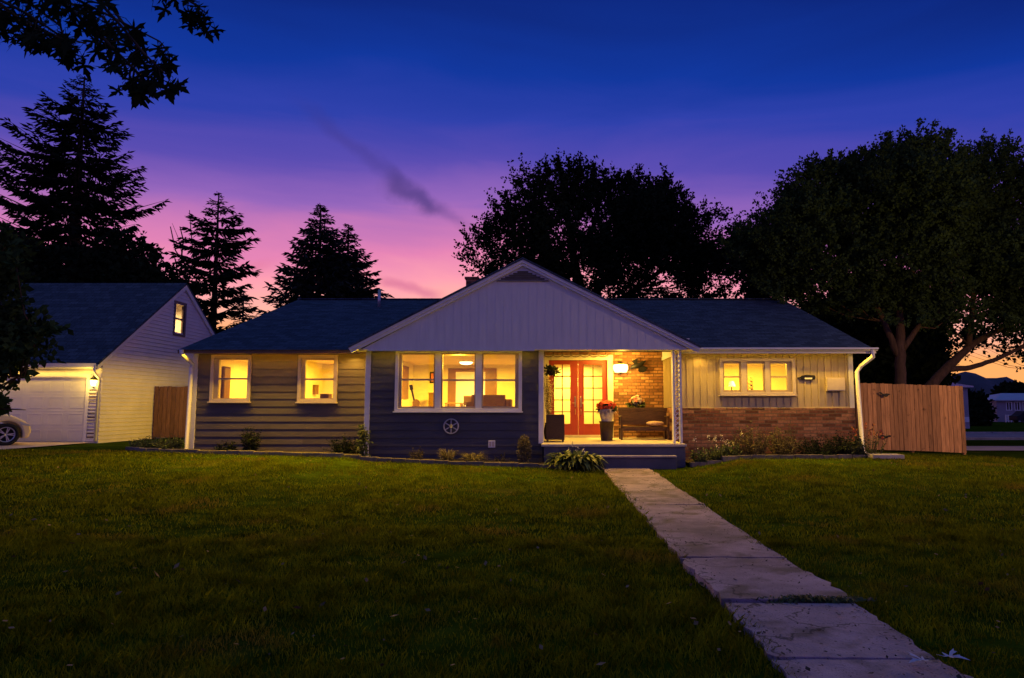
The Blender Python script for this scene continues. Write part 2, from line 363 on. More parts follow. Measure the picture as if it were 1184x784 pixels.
def lap(mb, x0, x1, z0, z1, y, ops, row=.2, th=.02):
    """lap boards on plane y facing -y, clipped around openings"""
    z = z0
    while z < z1-1e-4:
        zt = min(z+row, z1); cuts = sorted({z, zt, *[o[2] for o in ops if z < o[2] < zt], *[o[3] for o in ops if z < o[3] < zt]})
        for a, b in zip(cuts, cuts[1:]):
            segs = [(x0, x1)]; mz = (a+b)/2
            for o in ops:
                if o[2] < mz < o[3]:
                    ns = []
                    for s0, s1 in segs:
                        if o[1] <= s0 or o[0] >= s1: ns.append((s0, s1)); continue
                        if o[0] > s0: ns.append((s0, o[0]))
                        if o[1] < s1: ns.append((o[1], s1))
                    segs = ns
            ya = y-th*(1-(a-z)/row)-.006; yb = y-th*(1-(b-z)/row)-.006
            cut_ = []
            for s0, s1 in segs:
                while s1-s0 > 3.2: q_ = s0+random.uniform(1.4, 2.8); cut_.append((s0, q_-.002)); s0 = q_+.002
                cut_.append((s0, s1))
            for s0, s1 in cut_:
                vs = [(s0, ya, a), (s1, ya, a), (s1, yb, b), (s0, yb, b), (s0, y, a), (s1, y, a), (s1, y, b), (s0, y, b)]
                mb.add(vs, [(0,1,2,3), (0,4,5,1), (3,2,6,7), (0,3,7,4), (1,5,6,2)])
        z = zt
def battens(mb, x0, x1, z0, z1, y, ops, step=.2, w=.035, th=.022):
    x = x0+step*.5
    while x < x1:
        zz = [(z0, z1)]
        for o in ops:
            if o[0]-w/2 < x < o[1]+w/2:
                ns = []
                for a, b in zz:
                    if o[3] <= a or o[2] >= b: ns.append((a, b)); continue
                    if o[2] > a: ns.append((a, o[2]))
                    if o[3] < b: ns.append((o[3], b))
                zz = ns
        for a, b in zz: mb.box(x-w/2, x+w/2, y-th, y+.002, a, b)
        x += step
def pxop(px0, px1, py0, py1, Y): return (xw(px0, Y), xw(px1, Y), zw(py1, Y), zw(py0, Y))
def frame4(mb, x0, x1, z0, z1, w, y0, y1, wb=None):
    wb = wb or w
    mb.box(x0, x0+w, y0, y1, z0, z1); mb.box(x1-w, x1, y0, y1, z0, z1)
    mb.box(x0+w, x1-w, y0, y1, z1-w, z1); mb.box(x0+w, x1-w, y0, y1, z0, z0+wb)
def window(parent, Y, outer, lights, rails, casing=m_trimtan, label=None, name='window', sill=True):
    """outer casing rectangle px; lights: px glass rectangles; rails: py or None"""
    X0, X1, Z0, Z1 = pxop(*outer, Y); cw = .085
    mb = MB(); frame4(mb, X0, X1, Z0, Z1, cw, Y-.075, Y+.02, .07)
    if sill: mb.box(X0-.03, X1+.03, Y-.11, Y-.002, Z0-.035, Z0-.002)
    L = [pxop(*l, Y) for l in lights]
    for a, b in zip(L, L[1:]):        # mullions
        mb.box(a[1]+.032, b[0]-.032, Y-.06, Y+.05, Z0+.07, Z1-cw)
    w = mb.build(name, casing, parent, bevel=.006)
    if label: w['label'] = label
    for k, l in enumerate(L):
        s = MB(); lo = l[0]-.03; hi = l[1]+.03
        lo2 = X0+cw+.001 if k == 0 else lo; hi2 = X1-cw-.001 if k == len(L)-1 else hi
        zb, zt = Z0+.071, Z1-cw-.001
        s.box(lo2, l[0], Y-.03, Y+.04, zb, zt); s.box(l[1], hi2, Y-.03, Y+.04, zb, zt)
        s.box(l[0], l[1], Y-.03, Y+.04, zb, l[2]); s.box(l[0], l[1], Y-.03, Y+.04, l[3], zt)
        r = rails[k]
        if r: zr = zw(r, Y); s.box(l[0], l[1], Y-.028, Y+.03, zr-.022, zr+.022)
        s.build('sash', m_sash, w)
        p = MB(); p.box(l[0]-.005, l[1]+.005, Y+.005, Y+.009, l[2]-.005, l[3]+.005); p.build('pane', m_glass, w)
    return (X0+.03, X1-.03, Z0+.03, Z1-.03)
opA = window(house, YL, (243.5, 290, 410.5, 464.5), [(252.5, 286, 416, 460.5)], [438], label='left one of the two single windows, brown door inside')
opB = window(house, YL, (344.5, 390, 410.5, 465), [(352.5, 385.5, 416.5, 460.5)], [438.5], label='single window next to the front bay')
opC = window(house, YB, (457, 603.5, 404.8, 475.5), [(464.5, 501.5, 410, 470), (511.5, 548.5, 410, 470), (558.5, 595.5, 410, 470)], [439, 439.5, 439.5], casing=m_white, label='wide three part picture window of the front bay', name='picture_window')
opD = window(house, YR, (832, 919.5, 414.5, 456.5), [(837.5, 855.5, 420.5, 451), (864.5, 883, 420.5, 451), (891.5, 910, 420.5, 451)], [435.8, None, 435.8], label='three part window above the brick base', name='triple_window')
# --- walls
zF = -.25
mb = MB(); wall_cells(mb, xL0, xB0, zF, zE, YL, YL+.16, [opA, opB]); lap(mb, xL0, xB0, .1, zE-.002, YL, [opA, opB]); mb.build('wing_siding', m_taupe, house)
mb = MB(); wall_cells(mb, xB0, xB1, zF, zS, YB, YB+.14, [opC]); lap(mb, xB0, xB1, .1, zS-.002, YB, [opC]); mb.build('bay_siding', m_slate, house)
zBk = zw(471.5, YR)
mb = MB(); wall_cells(mb, xP1, xR1, zBk, zE, YR, YR+.16, [opD]); battens(mb, xP1+.02, xR1, zBk+.03, zE-.002, YR, [(opD[0]-.04, opD[1]+.04, opD[2]-.07, opD[3]+.04)], .185)
mb.box(xP1, xR1, YR-.03, YR-.001, zBk-.004, zBk+.03)
x9 = xP1; mb.box(x9, x9+.14, YR+.162, YPW-.002, zBk, zS)           # return wall inside the porch
y = YR+.25
while y < YPW-.1: mb.box(x9-.02, x9-.001, y-.018, y+.018, zBk, zS-.002); y += .2
mb.build('board_siding', m_cream, house)
mb = MB(); mb.box(xP1-.02, xR1+.02, YR-.06, YR+.16, zF, zBk-.006); mb.build('brick_base', m_brick, house)
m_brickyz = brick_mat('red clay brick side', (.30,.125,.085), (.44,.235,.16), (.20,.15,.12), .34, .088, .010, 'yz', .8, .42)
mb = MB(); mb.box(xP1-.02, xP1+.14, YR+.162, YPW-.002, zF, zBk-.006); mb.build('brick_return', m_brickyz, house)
# porch back wall with door opening
dz0, dz1 = zw(503, YPW), zw(416.5, YPW); dx0, dx1 = xw(634.5, YPW), xw(702.5, YPW)
xPb0 = xB1-.1; zP = zw(513.6, YG-.2); zP = round(zP, 3)
mb = MB(); wall_cells(mb, xPb0, xP1, zF, zC, YPW, YPW+.2, [(dx0, dx1, zF, dz1)]); mb.build('porch_brick_wall', m_brickp, house)
mb = MB(); mb.box(xB1-.14, xB1-.001, YB+.142, YPW-.002, zF, zC-.002); mb.build('porch_side_wall', m_slate, house)
# house back shell (unseen sides)
mb = MB(); mb.box(xL0, xL0+.15, YL+.162, 32.4, zF, zE); lap_y = None; mb.box(xR1-.15, xR1, YR+.162, 32.4, zF, zE); mb.box(xL0+.15, xR1-.15, 32.3, 32.45, zF, zE)
for k in range(12):
    z = .12+k*.24
    if z+.24 < zE: mb.add([(xL0-.034, YL+.02, z), (xL0-.034, 32.4, z), (xL0-.006, 32.4, z+.24), (xL0-.006, YL+.02, z+.24), (xL0, YL+.02, z), (xL0, 32.4, z)], [(0,3,2,1), (0,1,5,4)])
for yy, zz in ((YL+.162, 0),): pass
eaveY = 17.85; ridY = 25.5; zRt = zw(404.3, eaveY); zRd = zw(346.5, ridY)
for xx in (xL0, xR1-.15):
    mb.prism([(YL+.17, zE), (32.4, zE), (25.3, zRd-.25)], 'x', xx, xx+.15)
mb.build('side_wall', m_taupe, house)
# --- main roof
xe0, xe1 = xw(206, eaveY, 405), xw(1012.5, eaveY, 405)
rx0, rx1 = xw(345, ridY, 347), xw(905.5, ridY, 347)
def slab(mb, a, b, c, d, th):
    vs = [Vector(p) for p in (a, b, c, d)]; n = (vs[1]-vs[0]).cross(vs[3]-vs[0]).normalized()
    if n.z < 0: n = -n
    mb.add(vs+[p-n*th for p in vs], [(0,1,2,3), (7,6,5,4), (0,4,5,1), (1,5,6,2), (2,6,7,3), (3,7,4,0)])
mb = MB(); slab(mb, (xe0, eaveY, zRt), (xe1, eaveY, zRt), (rx1, ridY, zRd), (rx0, ridY, zRd), .06)
bk = ridY+(ridY-eaveY); slab(mb, (xe0, bk, zRt), (xe1, bk, zRt), (rx1, ridY+.001, zRd), (rx0, ridY+.001, zRd), .06)
x = rx0
while x < rx1-.3: mb.obox((x+.15, ridY, zRd+.015), (1,0,.01), (0,1,0), (0,0,1), .147, .12, .018); x += .3
roof = mb.build('main_roof', m_roof, house)
zvb = zw(369, 22.5)
def roofz(y): return zRt+(zRd-zRt)*(y-eaveY)/(ridY-eaveY)
vx = xw(443.2, 24.6, 357); MB().tube([(vx, 24.0, roofz(24.0)-.1), (vx, 24.0, roofz(24.0)+.62)], .055, 12).build('vent_pipe', m_metal, roof)
cm = MB(); cxx = xw(549, 22.6, 320); ctop = zw(321.5, 22.6); cm.box(cxx-.27, cxx+.12, 22.4, 22.8, roofz(22.4)-.2, ctop-.07); cm.box(cxx-.31, cxx+.16, 22.35, 22.85, ctop-.069, ctop); cm.build('chimney', m_brick, roof)
# eave fascia, gutter, soffit
gxL = xw(402, YG); gxR = xw(811, YG)
mb = MB(); mb.box(xe0, gxL+.35, eaveY-.02, eaveY+.03, zE-.035, zRt-.012); mb.box(xe0, gxL+.35, eaveY-.09, eaveY-.022, zE+.05, zRt-.02); mb.build('fascia', m_brown, house)
mb = MB(); gy = eaveY-.021
mb.prism([(gy, zE+.03), (gy-.06, zE+.03), (gy-.11, zE+.10), (gy-.12, zRt+.005), (gy-.105, zRt+.005), (gy-.095, zE+.11), (gy-.055, zE+.045), (gy, zE+.045)], 'x', gxR-.5, xe1+.02)
mb.box(gxR-.5, xe1, eaveY-.02, eaveY+.03, zE-.035, zRt-.012); mb.build('gutter', m_white, house)
mb = MB(); mb.box(xe0+.01, xB0-.001, eaveY+.0, YL+.0, zE+.001, zE+.018); mb.build('eave_soffit', m_white, house); mb = MB(); mb.box(xP1+.001, xe1-.01, eaveY, YR, zE+.001, zE+.018)
mb.build('eave_soffit', m_white, house)
# --- front gable
apx, apz = xw(604.5, YG, 300), zw(300.5, YG); ezL, ezR = zw(402.5, YG), zw(402.5, YG)
gy0 = YG+.06; inz = .15
def slope_z(x): return apz-(apz-ezL)*abs(x-apx)/((gxR-gxL)/2)
mb = MB(); mb.prism([(gxL+.28, zS), (gxR-.28, zS), (apx, apz-.09)], 'y', gy0, gy0+.06)
x = gxL+.5
while x < gxR-.45:                        # vertical grooved boards
    zt = slope_z(x)-.20
    if zt > zS+.05: mb.box(x-.006, x+.006, gy0-.004, gy0+.001, zS+.03, zt-.03)
    x += .21
mb.box(gxL+.33, gxR-.33, gy0-.022, gy0+.001, zS-.004, zS+.03); mb.box(xB0+.1, xB1-.2, gy0-.021, gy0+.04, zS-.034, zS-.0045); mb.build('gable_wall', m_gable, house)
mb = MB()
for sx, xe in ((-1, gxL), (1, gxR)):
    d = Vector((apx-xe, 0, apz-ezL)).normalized(); n = Vector((-d.z, 0, d.x)) if sx < 0 else Vector((d.z, 0, -d.x))
    n = n if n.z > 0 else -n
    a = Vector((xe, 0, ezL)); b = Vector((apx, 0, apz))
    for w0, w1, y0, y1 in ((.0, .07, YG-.06, YG+.058), (.071, .135, YG-.02, YG+.057)):
        q = [a-n*w0, b-Vector((0,0,w0/n.z)), b-Vector((0,0,w1/n.z)), a-n*w1]
        mb.prism([(p.x, p.z) for p in q], 'y', y0, y1)
mb.build('rake_trim', m_white, house, bevel=.004)
mb = MB(); gb = 24.6
for xe in (gxL, gxR):
    s = -1 if xe < apx else 1
    slab(mb, (xe, YG-.09, ezL+.012), (apx, YG-.09, apz+.012), (apx, gb, apz+.012), (xe, gb, ezL+.012), -.001)
    vs = [(xe, YG-.09, ezL+.002), (apx, YG-.09, apz+.002), (apx, gb, apz+.002), (xe, gb, ezL+.002)]
    mb.add(vs+[(p[0], p[1], p[2]+.05) for p in vs], [(0,1,2,3), (7,6,5,4), (0,4,5,1), (1,5,6,2), (2,6,7,3), (3,7,4,0)])
mb.build('gable_roof', m_roof, house)
mb = MB(); vz = zw(314.5, YG); vb = slope_z  # louvred vent in the peak
vzt = apz-.27; hw = .62; vzb = vzt-.24
for k in range(5):
    zz = vzb+.03+k*.045; ww = hw*(1-(zz-vzb)/.27)
    if ww > .06: mb.obox((apx, gy0-.02, zz), (1,0,0), (0,1,-.8), (0,.8,1), ww, .026, .004)
mb.prism([(apx-hw-.05, vzb-.03), (apx+hw+.05, vzb-.03), (apx+hw, vzb+.0), (apx-hw, vzb+.0)], 'y', gy0-.05, gy0+.001)
gv = mb.build('gable_vent', M('vent louvre', (.16,.15,.17), .6), house)
mb = MB(); mb.box(gxL+.02, xB0-.001, YG+.06, YL+1.2, zS-.0, zS+.02) ; mb.build('gable_soffit', m_white, house)
mb = MB(); mb.box(xB0+.001, xB1-.001, YG+.12, YB+.0, zS+.001, zS+.02); mb.box(xP1-.03, xP1+.13, YG+.122, YPW-.003, zS+.003, zC-.001); mb.box(xP1-.045, xP1-.031, YR+.17, YPW-.003, zS-.05, zS+.05); mb.box(xB1, xP1+.15, YG+.121, YPW+.2, zC+.001, zC+.02); mb.box(xB1+.001, xP1-.031, YG+.1215, YG+.56, zS+.001, zC)
mb.box(xP1+.021, gxR-.02, YG+.06, YR-.002, zS+.0015, zS+.0205); mb.build('porch_ceiling', m_white, house)
# corner boards and porch post
mb = MB(); mb.box(xB0-.06, xB0+.07, YB-.045, YB+.04, .02, zS-.003); mb.build('corner_board', m_white, house, bevel=.004)
px0, px1 = xw(622.8, YB), xw(628.6, YB); mb = MB(); mb.box(px0, px1, YB-.05, YB+.1, zP-.02, zS-.003); mb.build('corner_board', m_white, house, bevel=.004)
mb = MB(); mb.box(xR1-.1, xR1+.02, YR-.045, YR+.2, zF, zE-.003); mb.build('corner_board', m_white, house, bevel=.004)
mb = MB(); mb.box(xL0-.03, xL0+.1, YL-.045, YL+.2, 0, zE-.003); mb.build('corner_board', m_white, house, bevel=.004)
qx0, qx1 = xw(777.5, YG+.25), xw(787.5, YG+.25)
mb = MB(); w = .022
mb.box(qx0, qx0+.045, YG+.14, YG+.36, zP, zS-.003); mb.box(qx1-.045, qx1, YG+.14, YG+.36, zP, zS-.003)
z = zP+.08
while z < zS-.15:
    mb.obox(((qx0+qx1)/2, YG+.185, z+.06), (1,0,.9), (0,1,0), (-.9,0,1), .085, .008, .012); mb.obox(((qx0+qx1)/2, YG+.202, z+.06), (1,0,-.9), (0,1,0), (.9,0,1), .085, .008, .008); z += .12
mb.build('porch_post', m_white, house)
# porch floor and step
xs0, xs1 = xw(626, YG-.2), xw(793, YG-.2)
mb = MB(); mb.box(xs0, xs1, YG-.2, YPW, zP-.06, zP); mb.build('porch_floor', m_concp, house, bevel=.008)
zst = zw(527, 16.55)
mb = MB(); mb.box(xs0+.06, xs1-.03, YG-.15, YPW-.1, -.2, zP-.062); mb.box(xw(640, 16.55), xw(781, 16.55), 16.55, YG-.152, -.2, zst-.04); mb.build('porch_riser', m_conch, house, bevel=.006)
mb = MB(); mb.box(xw(639.5, 16.5), xw(781.5, 16.5), 16.5, YG-.152, zst-.038, zst); mb.build('porch_step', M('step tread concrete', (.42,.36,.33), .85, .15, 3), house, bevel=.008)
# --- doors
cas = MB(); cw = xw(709, YPW)-dx1; cas.box(dx0-cw, dx0-.001, YPW-.05, YPW+.1, zP, dz1+.13); cas.box(dx1+.001, dx1+cw, YPW-.05, YPW+.1, zP, dz1+.13); cas.box(dx0-cw+.001, dx1+cw-.001, YPW-.055, YPW+.1, dz1+.001, dz1+.155)
cas.build('door_casing', M('cream door casing', (.74,.66,.48), .5), house, bevel=.006)
mb = MB(); mb.box(dx0, dx1, YPW-.10, YPW+.12, zP+.001, dz0-.004); mb.build('door_threshold', M('pale door threshold', (.6,.52,.4), .6), house)
mid = (dx0+dx1)/2
gp = [(641, 659.3), (675.3, 696.5)]
for k, (a, b) in enumerate(((dx0+.004, mid-.003), (mid+.003, dx1-.004))):
    g0, g1 = xw(gp[k][0], YPW), xw(gp[k][1], YPW); q0, q1 = zw(490, YPW), zw(421.5, YPW)
    d = MB(); d.box(a, g0, YPW+.03, YPW+.08, dz0, dz1-.004); d.box(g1, b, YPW+.03, YPW+.08, dz0, dz1-.004)
    d.box(g0, g1, YPW+.03, YPW+.08, dz0, q0); d.box(g0, g1, YPW+.03, YPW+.08, q1, dz1-.004)
    frame4(d, g0-.03, g1+.03, q0-.03, q1+.03, .03, YPW+.018, YPW+.031)
    dd = d.build('front_door', m_red, house, bevel=.004)
    mu = MB(); gm = (g0+g1)/2; mu.box(gm-.016, gm+.016, YPW+.035, YPW+.075, q0, q1)
    for j in range(1, 5):
        zz = q0+(q1-q0)*j/5
        mu.box(g0, gm-.0165, YPW+.036, YPW+.074, zz-.016, zz+.016); mu.box(gm+.0165, g1, YPW+.036, YPW+.074, zz-.016, zz+.016)
    mu.build('muntin', M('dark red muntins', (.10,.03,.015), .5), dd)
    pn = MB(); pn.box(g0-.004, g1+.004, YPW+.053, YPW+.057, q0-.004, q1+.004); pn.build('pane', m_glass, dd)
    hx = mid+(-.085 if k == 0 else .085); hd = MB()
    hd.box(hx-.022, hx+.022, YPW+.017, YPW+.0295, zw(470, YPW)-.02, zw(458, YPW))
    hd.tube([(hx, YPW+.018, zw(466, YPW)), (hx, YPW-.035, zw(466, YPW)), (hx+(-.1 if k == 0 else .1), YPW-.04, zw(466, YPW))], .012, 8); hd.lathe((hx, YPW-.0, zw(459, YPW)), [(.022, -.0), (.022, .018)], 12, 'y')
    hd.tube([(hx, YPW+.018, zw(473, YPW)), (hx, YPW-.03, zw(473, YPW)), (hx, YPW-.03, zw(479, YPW)), (hx, YPW+.018, zw(479, YPW))], .011, 8)
    hd.build('door_handle', M('brass handle', (.62,.45,.2), .3, metal=.9), dd)
# --- downspouts
def downspout(pts, w=.04, mat=m_white):
    mb = MB(); mb.tube(pts, w, 8); return mb.build('downspout', mat, house)
dsx = xw(218, 18.2); downspout([(xe0+.12, eaveY-.06, zE+.06), (xe0+.12, eaveY-.05, zE-.06), (dsx+.02, YL-.12, zE-.28), (dsx, YL-.12, zE-.4), (dsx-.02, YL-.12, .28), (dsx-.04, YL-.25, .22)], .055)
d2 = xw(993, 18.1); downspout([(xe1-.12, eaveY-.06, zE+.06), (xe1-.1, eaveY-.06, zE-.12), (d2+.12, YR-.14, zE-.34), (d2, YR-.14, zE-.5), (d2+.06, YR-.14, .34), (d2+.09, YR-.3, .26)], .055)
# ------------------------------------------------------------------ rooms
def room(name, x0, x1, y0, y1, z0, z1, mat=m_room, door=None, floor=m_floorw):
    mb = MB(); t = .05
    mb.box(x0-t, x0, y0, y1, z0, z1); mb.box(x1, x1+t, y0, y1, z0, z1); mb.box(x0, x1, y0, y1, z1, z1+t)
    if door: wall_cells(mb, x0, x1, z0, z1, y1, y1+t, [door])
    else: mb.box(x0, x1, y1, y1+t, z0, z1)
    r = mb.build(name, mat, house); f = MB(); f.box(x0, x1, y0, y1, z0-.06, z0); f.build('room_floor', floor, r)
    return r
zfl = zP+.02; zcl = zS-.06
WARM = (1.0, .54, .05)
def area(name, loc, size, power, col=WARM, rot=(0,0,0), sy=None):
    l = bpy.data.lights.new(name, 'AREA'); l.energy = power; l.color = col; l.size = size
    if sy: l.shape = 'RECTANGLE'; l.size_y = sy
    o = bpy.data.objects.new(name, l); C.objects.link(o); o.location = loc; o.rotation_euler = rot; return o
def point(name, loc, power, col=WARM, r=.05):
    l = bpy.data.lights.new(name, 'POINT'); l.energy = power; l.color = col; l.shadow_soft_size = r
    o = bpy.data.objects.new(name, l); C.objects.link(o); o.location = loc; return o
def spot(name, loc, power, ang, col=WARM, rot=(0,0,0), blend=.4, r=.04):
    l = bpy.data.lights.new(name, 'SPOT'); l.energy = power; l.color = col; l.spot_size = R(ang); l.spot_blend = blend; l.shadow_soft_size = r
    o = bpy.data.objects.new(name, l); C.objects.link(o); o.location = loc; o.rotation_euler = rot; return o
xm = (opA[1]+opB[0])/2
room('bedroom', xL0+.2, xm-.06, YL+.165, 22.4, zfl, zcl, m_roomg); room('bedroom', xm+.06, xB0-.25, YL+.165, 22.0, zfl, zcl, m_roomg)
lx0, lx1 = xB0+.15, xB1-.2; LY = 22.4
ddo = (xw(527, LY), xw(561, LY), zfl, zw(430, LY))
lr = room('living_room', lx0, lx1, YB+.145, LY, zfl, zcl, m_room, ddo)
mb = MB()   # wide wooden casing of the opening
ox0, ox1, ozt = xw(518, LY), xw(574, LY), zw(426, LY)
mb.box(ox0, ddo[0], LY-.04, LY-.002, zfl, ozt); mb.box(ddo[1], ox1, LY-.04, LY-.002, zfl, ozt); mb.box(ddo[0], ddo[1], LY-.04, LY-.002, ddo[3], ozt); mb.build('opening_casing', m_oak, lr)
room('dining_room', xw(490, LY), xw(600, LY), LY+.06, 26, zfl, zcl, m_roomg)
room('kitchen', xP1+.2, xR1-.2, YR+.165, 22.2, zfl, zcl, m_roomg)
room('entrance_hall', xPb0+.05, xP1-.1, YPW+.21, 22.2, zfl, zcl, m_roomg)
area('bedroom_lamp', ((xL0+xm)/2+.3, 20.6, zcl-.06), .5, 135); area('bedroom_lamp', ((xm+xB0)/2, 20.4, zcl-.06), .5, 150)
LC = P(539, 414.5, 20.6); area('living_room_lamp', (LC[0], 20.2, zcl-.12), .4, 580, (1.0, .57, .035)); area('dining_room_lamp', (xw(543, 24), 24, zcl-.06), .5, 230, (1.0, .66, .2))
point('living_room_fill', ((xB0+xB1)/2, YB+.42, zcl-.04), 75, (1.0, .56, .035), .03); point('kitchen_fill', ((xP1+xR1)/2, YR+.4, zcl-.05), 30, (1.0, .62, .05), .03)  # added fill lights hidden above the windows to brighten the room walls
area('kitchen_lamp', (xw(870, 20), 20.3, zcl-.06), .6, 340, (1.0, .64, .05)); area('hall_lamp', (xw(665, 21.3), 21.4, zcl-.06), .6, 150, (1.0, .66, .09))
# ------------------------------------------------------------------ porch things
def O(px, py, Y): return Vector(P(px, py, Y))
# wall lamp
c = O(717.5, 426, YPW-.14); wlx = thing('wall_lamp', 'glowing frosted wall lamp on the brick right of the red doors', 'lamp', (c.x, YPW, c.z))
h = .115; w = .22
mb = MB(); mb.box(c.x-.09, c.x+.09, YPW-.05, YPW-.001, c.z-.10, c.z+.16); mb.lathe((c.x, c.y, c.z+h+.001), [(w*.95, 0), (.08, .035), (.03, .07)], 16); mb.tube([(c.x, YPW-.04, c.z+.14), (c.x, c.y, c.z+.19), (c.x, c.y, c.z+.13)], .012, 8)
mb.lathe((c.x, c.y, c.z-h-.03), [(.015, -.03), (.04, .0), (.05, .028)], 12); mb.build('bracket', m_iron, wlx)
mb = MB(); mb.lathe((c.x, c.y, c.z), [(w*.78, -h), (w, -h*.2), (w, h*.6), (w*.9, h)], 20); mb.build('lamp_shade', emit('frosted glowing glass', (1.0, .74, .26), 4.0), wlx)
point('wall_lamp_light', (c.x, c.y-.36, c.z+.02), 62, (1.0, .57, .07), .10)
area('wall_lamp_wash', (c.x, YPW-.52, c.z-.02), .3, 24, (1.0, .57, .08), (R(90),0,0))
area('porch_downlight', (xw(700, 18.9), 18.8, zC-.03), .25, 105, (1.0, .58, .07))
# metal ornament on brick
c = O(738, 425, YPW-.09); orn = thing('wall_ornament', 'dark metal bird ornament on the porch brick beside the lit lamp', 'ornament', (c.x, YPW, c.z))
mb = MB(); mb.tube([(c.x-.05, YPW-.001, c.z+.05), (c.x-.02, c.y-.03, c.z+.04)], .012, 6)
mb.tube([c+Vector((-.24,0,-.05)), c+Vector((-.17,-.01,.02)), c+Vector((-.05,-.02,.05)), c+Vector((.06,-.02,.08)), c+Vector((.15,-.01,.15)), c+Vector((.22,0,.2))], [.015,.06,.085,.07,.05,.02], 10)
mb.build('body', m_iron, orn)
mb = MB()
for k in range(7):
    a = -.3-.28*k; l = .26-.012*k; b = c+Vector((.06,-.03,.06)); e = b+Vector((math.cos(a)*l*.75, -.02*k*.3, math.sin(a)*l))
    mb.obox((b+e)/2, (e-b), (0,1,0), (e-b).cross(Vector((0,1,0))), l/2, .006, .028)
for k in range(4):
    b = c+Vector((-.06,-.03,.05)); e = b+Vector((-.13+.05*k, -.02, .16+.02*k)); mb.obox((b+e)/2, e-b, (0,1,0), (e-b).cross(Vector((0,1,0))), .1, .006, .022)
mb.build('wing', m_iron, orn)
# string of small bulbs over the door
mb = MB(); bl = MB(); x0, x1 = xw(629, YPW-.2), xw(703, YPW-.2); zz = zw(408.5, YPW-.2); pts = []
for i in range(60):
    t = i/59; pts.append((x0+(x1-x0)*t, YPW-.18, zz-.02-.035*abs(math.sin(t*pi*7))))
    bl.lathe((pts[-1][0], YPW-.18, pts[-1][2]-.045), [(.006, -.022), (.018, -.012), (.02, 0), (.008, .022)], 7)
sl = thing('string_light', 'string of small brown bulbs hung above the red double doors', 'string light', pts[0]); mb.tube(pts, .008, 5); mb.build('cord', m_brown, sl); bl.build('bulb_row', m_brown, sl)
# bench
def leg(mb, x, y, z0, z1, r=.03): mb.box(x-r, x+r, y-r, y+r, z0, z1)
BY = 19.2; bx0, bx1 = xw(716, BY), xw(772, BY); bseat = zw(493.5, BY-.25); btop = zw(471.5, BY+.25)
bench = thing('porch_bench', 'dark wooden bench with a tall solid back on the porch', 'bench', ((bx0+bx1)/2, BY, zP))
mb = MB()
for k in range(4): mb.box(bx0+.02, bx1-.02, BY-.27+k*.125, BY-.16+k*.125, bseat-.035, bseat)
mb.build('seat', m_wood, bench, bevel=.005)
mb = MB(); mb.box(bx0-.02, bx1+.02, BY+.235, BY+.275, btop-.09, btop); mb.box(bx0, bx1, BY+.24, BY+.27, bseat+.04, btop-.093)
mb.build('backrest', m_wood, bench, bevel=.005)
for x in (bx0+.035, bx1-.035):
    for y, z1 in ((BY-.24, bseat+.26), (BY+.245, bseat-.04)):
        mb = MB(); leg(mb, x, y, zP, z1); mb.build('leg', m_wood, bench)
    mb = MB(); mb.box(x-.04, x+.04, BY-.29, BY+.22, bseat+.262, bseat+.295); mb.build('armrest', m_wood, bench, bevel=.005)
mb = MB(); mb.box(bx0+.07, bx1-.07, BY-.255, BY-.23, bseat-.11, bseat-.04); mb.build('apron', m_wood, bench)
cc = O(757.5, 489.6, BY-.02); cu = thing('cushion', 'pale patterned cushion lying on the porch bench', 'cushion', (cc.x, cc.y, bseat))
mb = MB(); pr = []; N = 16
for i in range(9):
    t = -1+2*i/8; pr.append((.24*(1-abs(t)**3)**.5+.005, .075*t+.08))
mb.lathe((cc.x, cc.y, bseat+.002), pr, 24); o = mb.build('cover', m_fab, cu)
# flowers
def bouquet(parent, c, r, n, mat, mat2=None, size=.05, flat=.75):
    Vv = []; Vg = []
    for k in range(n):
        d = Vector((random.gauss(0,1), random.gauss(0,1), random.gauss(0,1)+.35)).normalized(); p = c+Vector((d.x*r, d.y*r, d.z*r*flat))*random.uniform(.75, 1.03)
        a = d.orthogonal().normalized(); b = d.cross(a)
        for j in range(7):
            t = 2*pi*j/7+random.random(); e = a*math.cos(t)+b*math.sin(t); s = size*random.uniform(.8,1.2); f = d.cross(e)
            Vv += [p, p+e*s*.6+f*s*.35+d*s*.25, p+e*s+d*s*.1, p+e*s*.6-f*s*.35+d*s*.25]
    return np_mesh('blossom_cluster', [tuple(v) for v in Vv], 4, [(0,1,2,3)], mat, parent)
def leafball(name, parent, c, rx, ry, rz, n, mat, size=.09, shell=.5):
    Vv = []
    for k in range(n):
        d = Vector((random.gauss(0,1), random.gauss(0,1), random.gauss(0,1))).normalized(); s0 = random.uniform(shell,1)
        p = Vector(c)+Vector((d.x*rx*s0, d.y*ry*s0, d.z*rz*s0)); q = (d+Vector((random.gauss(0,.5), random.gauss(0,.5), random.gauss(.2,.5)))).normalized()
        a = q.orthogonal().normalized(); t = random.random()*6.28; a = a*math.cos(t)+q.cross(a)*math.sin(t); s = size*random.uniform(.7,1.3)
        Vv += [p, p+q*s*.5+a*s*.32, p+q*s, p+q*s*.5-a*s*.32]
    return np_mesh(name, [tuple(v) for v in Vv], 4, [(0,1,2,3)], mat, parent)
PYf = 18.55; c = O(701.5, 500, PYf); pt = thing('flower_planter', 'tall dark planter with red orange blooms between door and bench', 'planter', (c.x, PYf, zP))
zt = zw(487, PYf); hw_ = .19
mb = MB(); mb.lathe((c.x, PYf, zP), [(hw_*.82, 0), (hw_, zt-zP-.04), (hw_*1.08, zt-zP-.035), (hw_*1.08, zt-zP), (hw_*.9, zt-zP), (hw_*.88, zt-zP-.05)], 24); mb.build('planter_body', m_dark, pt)
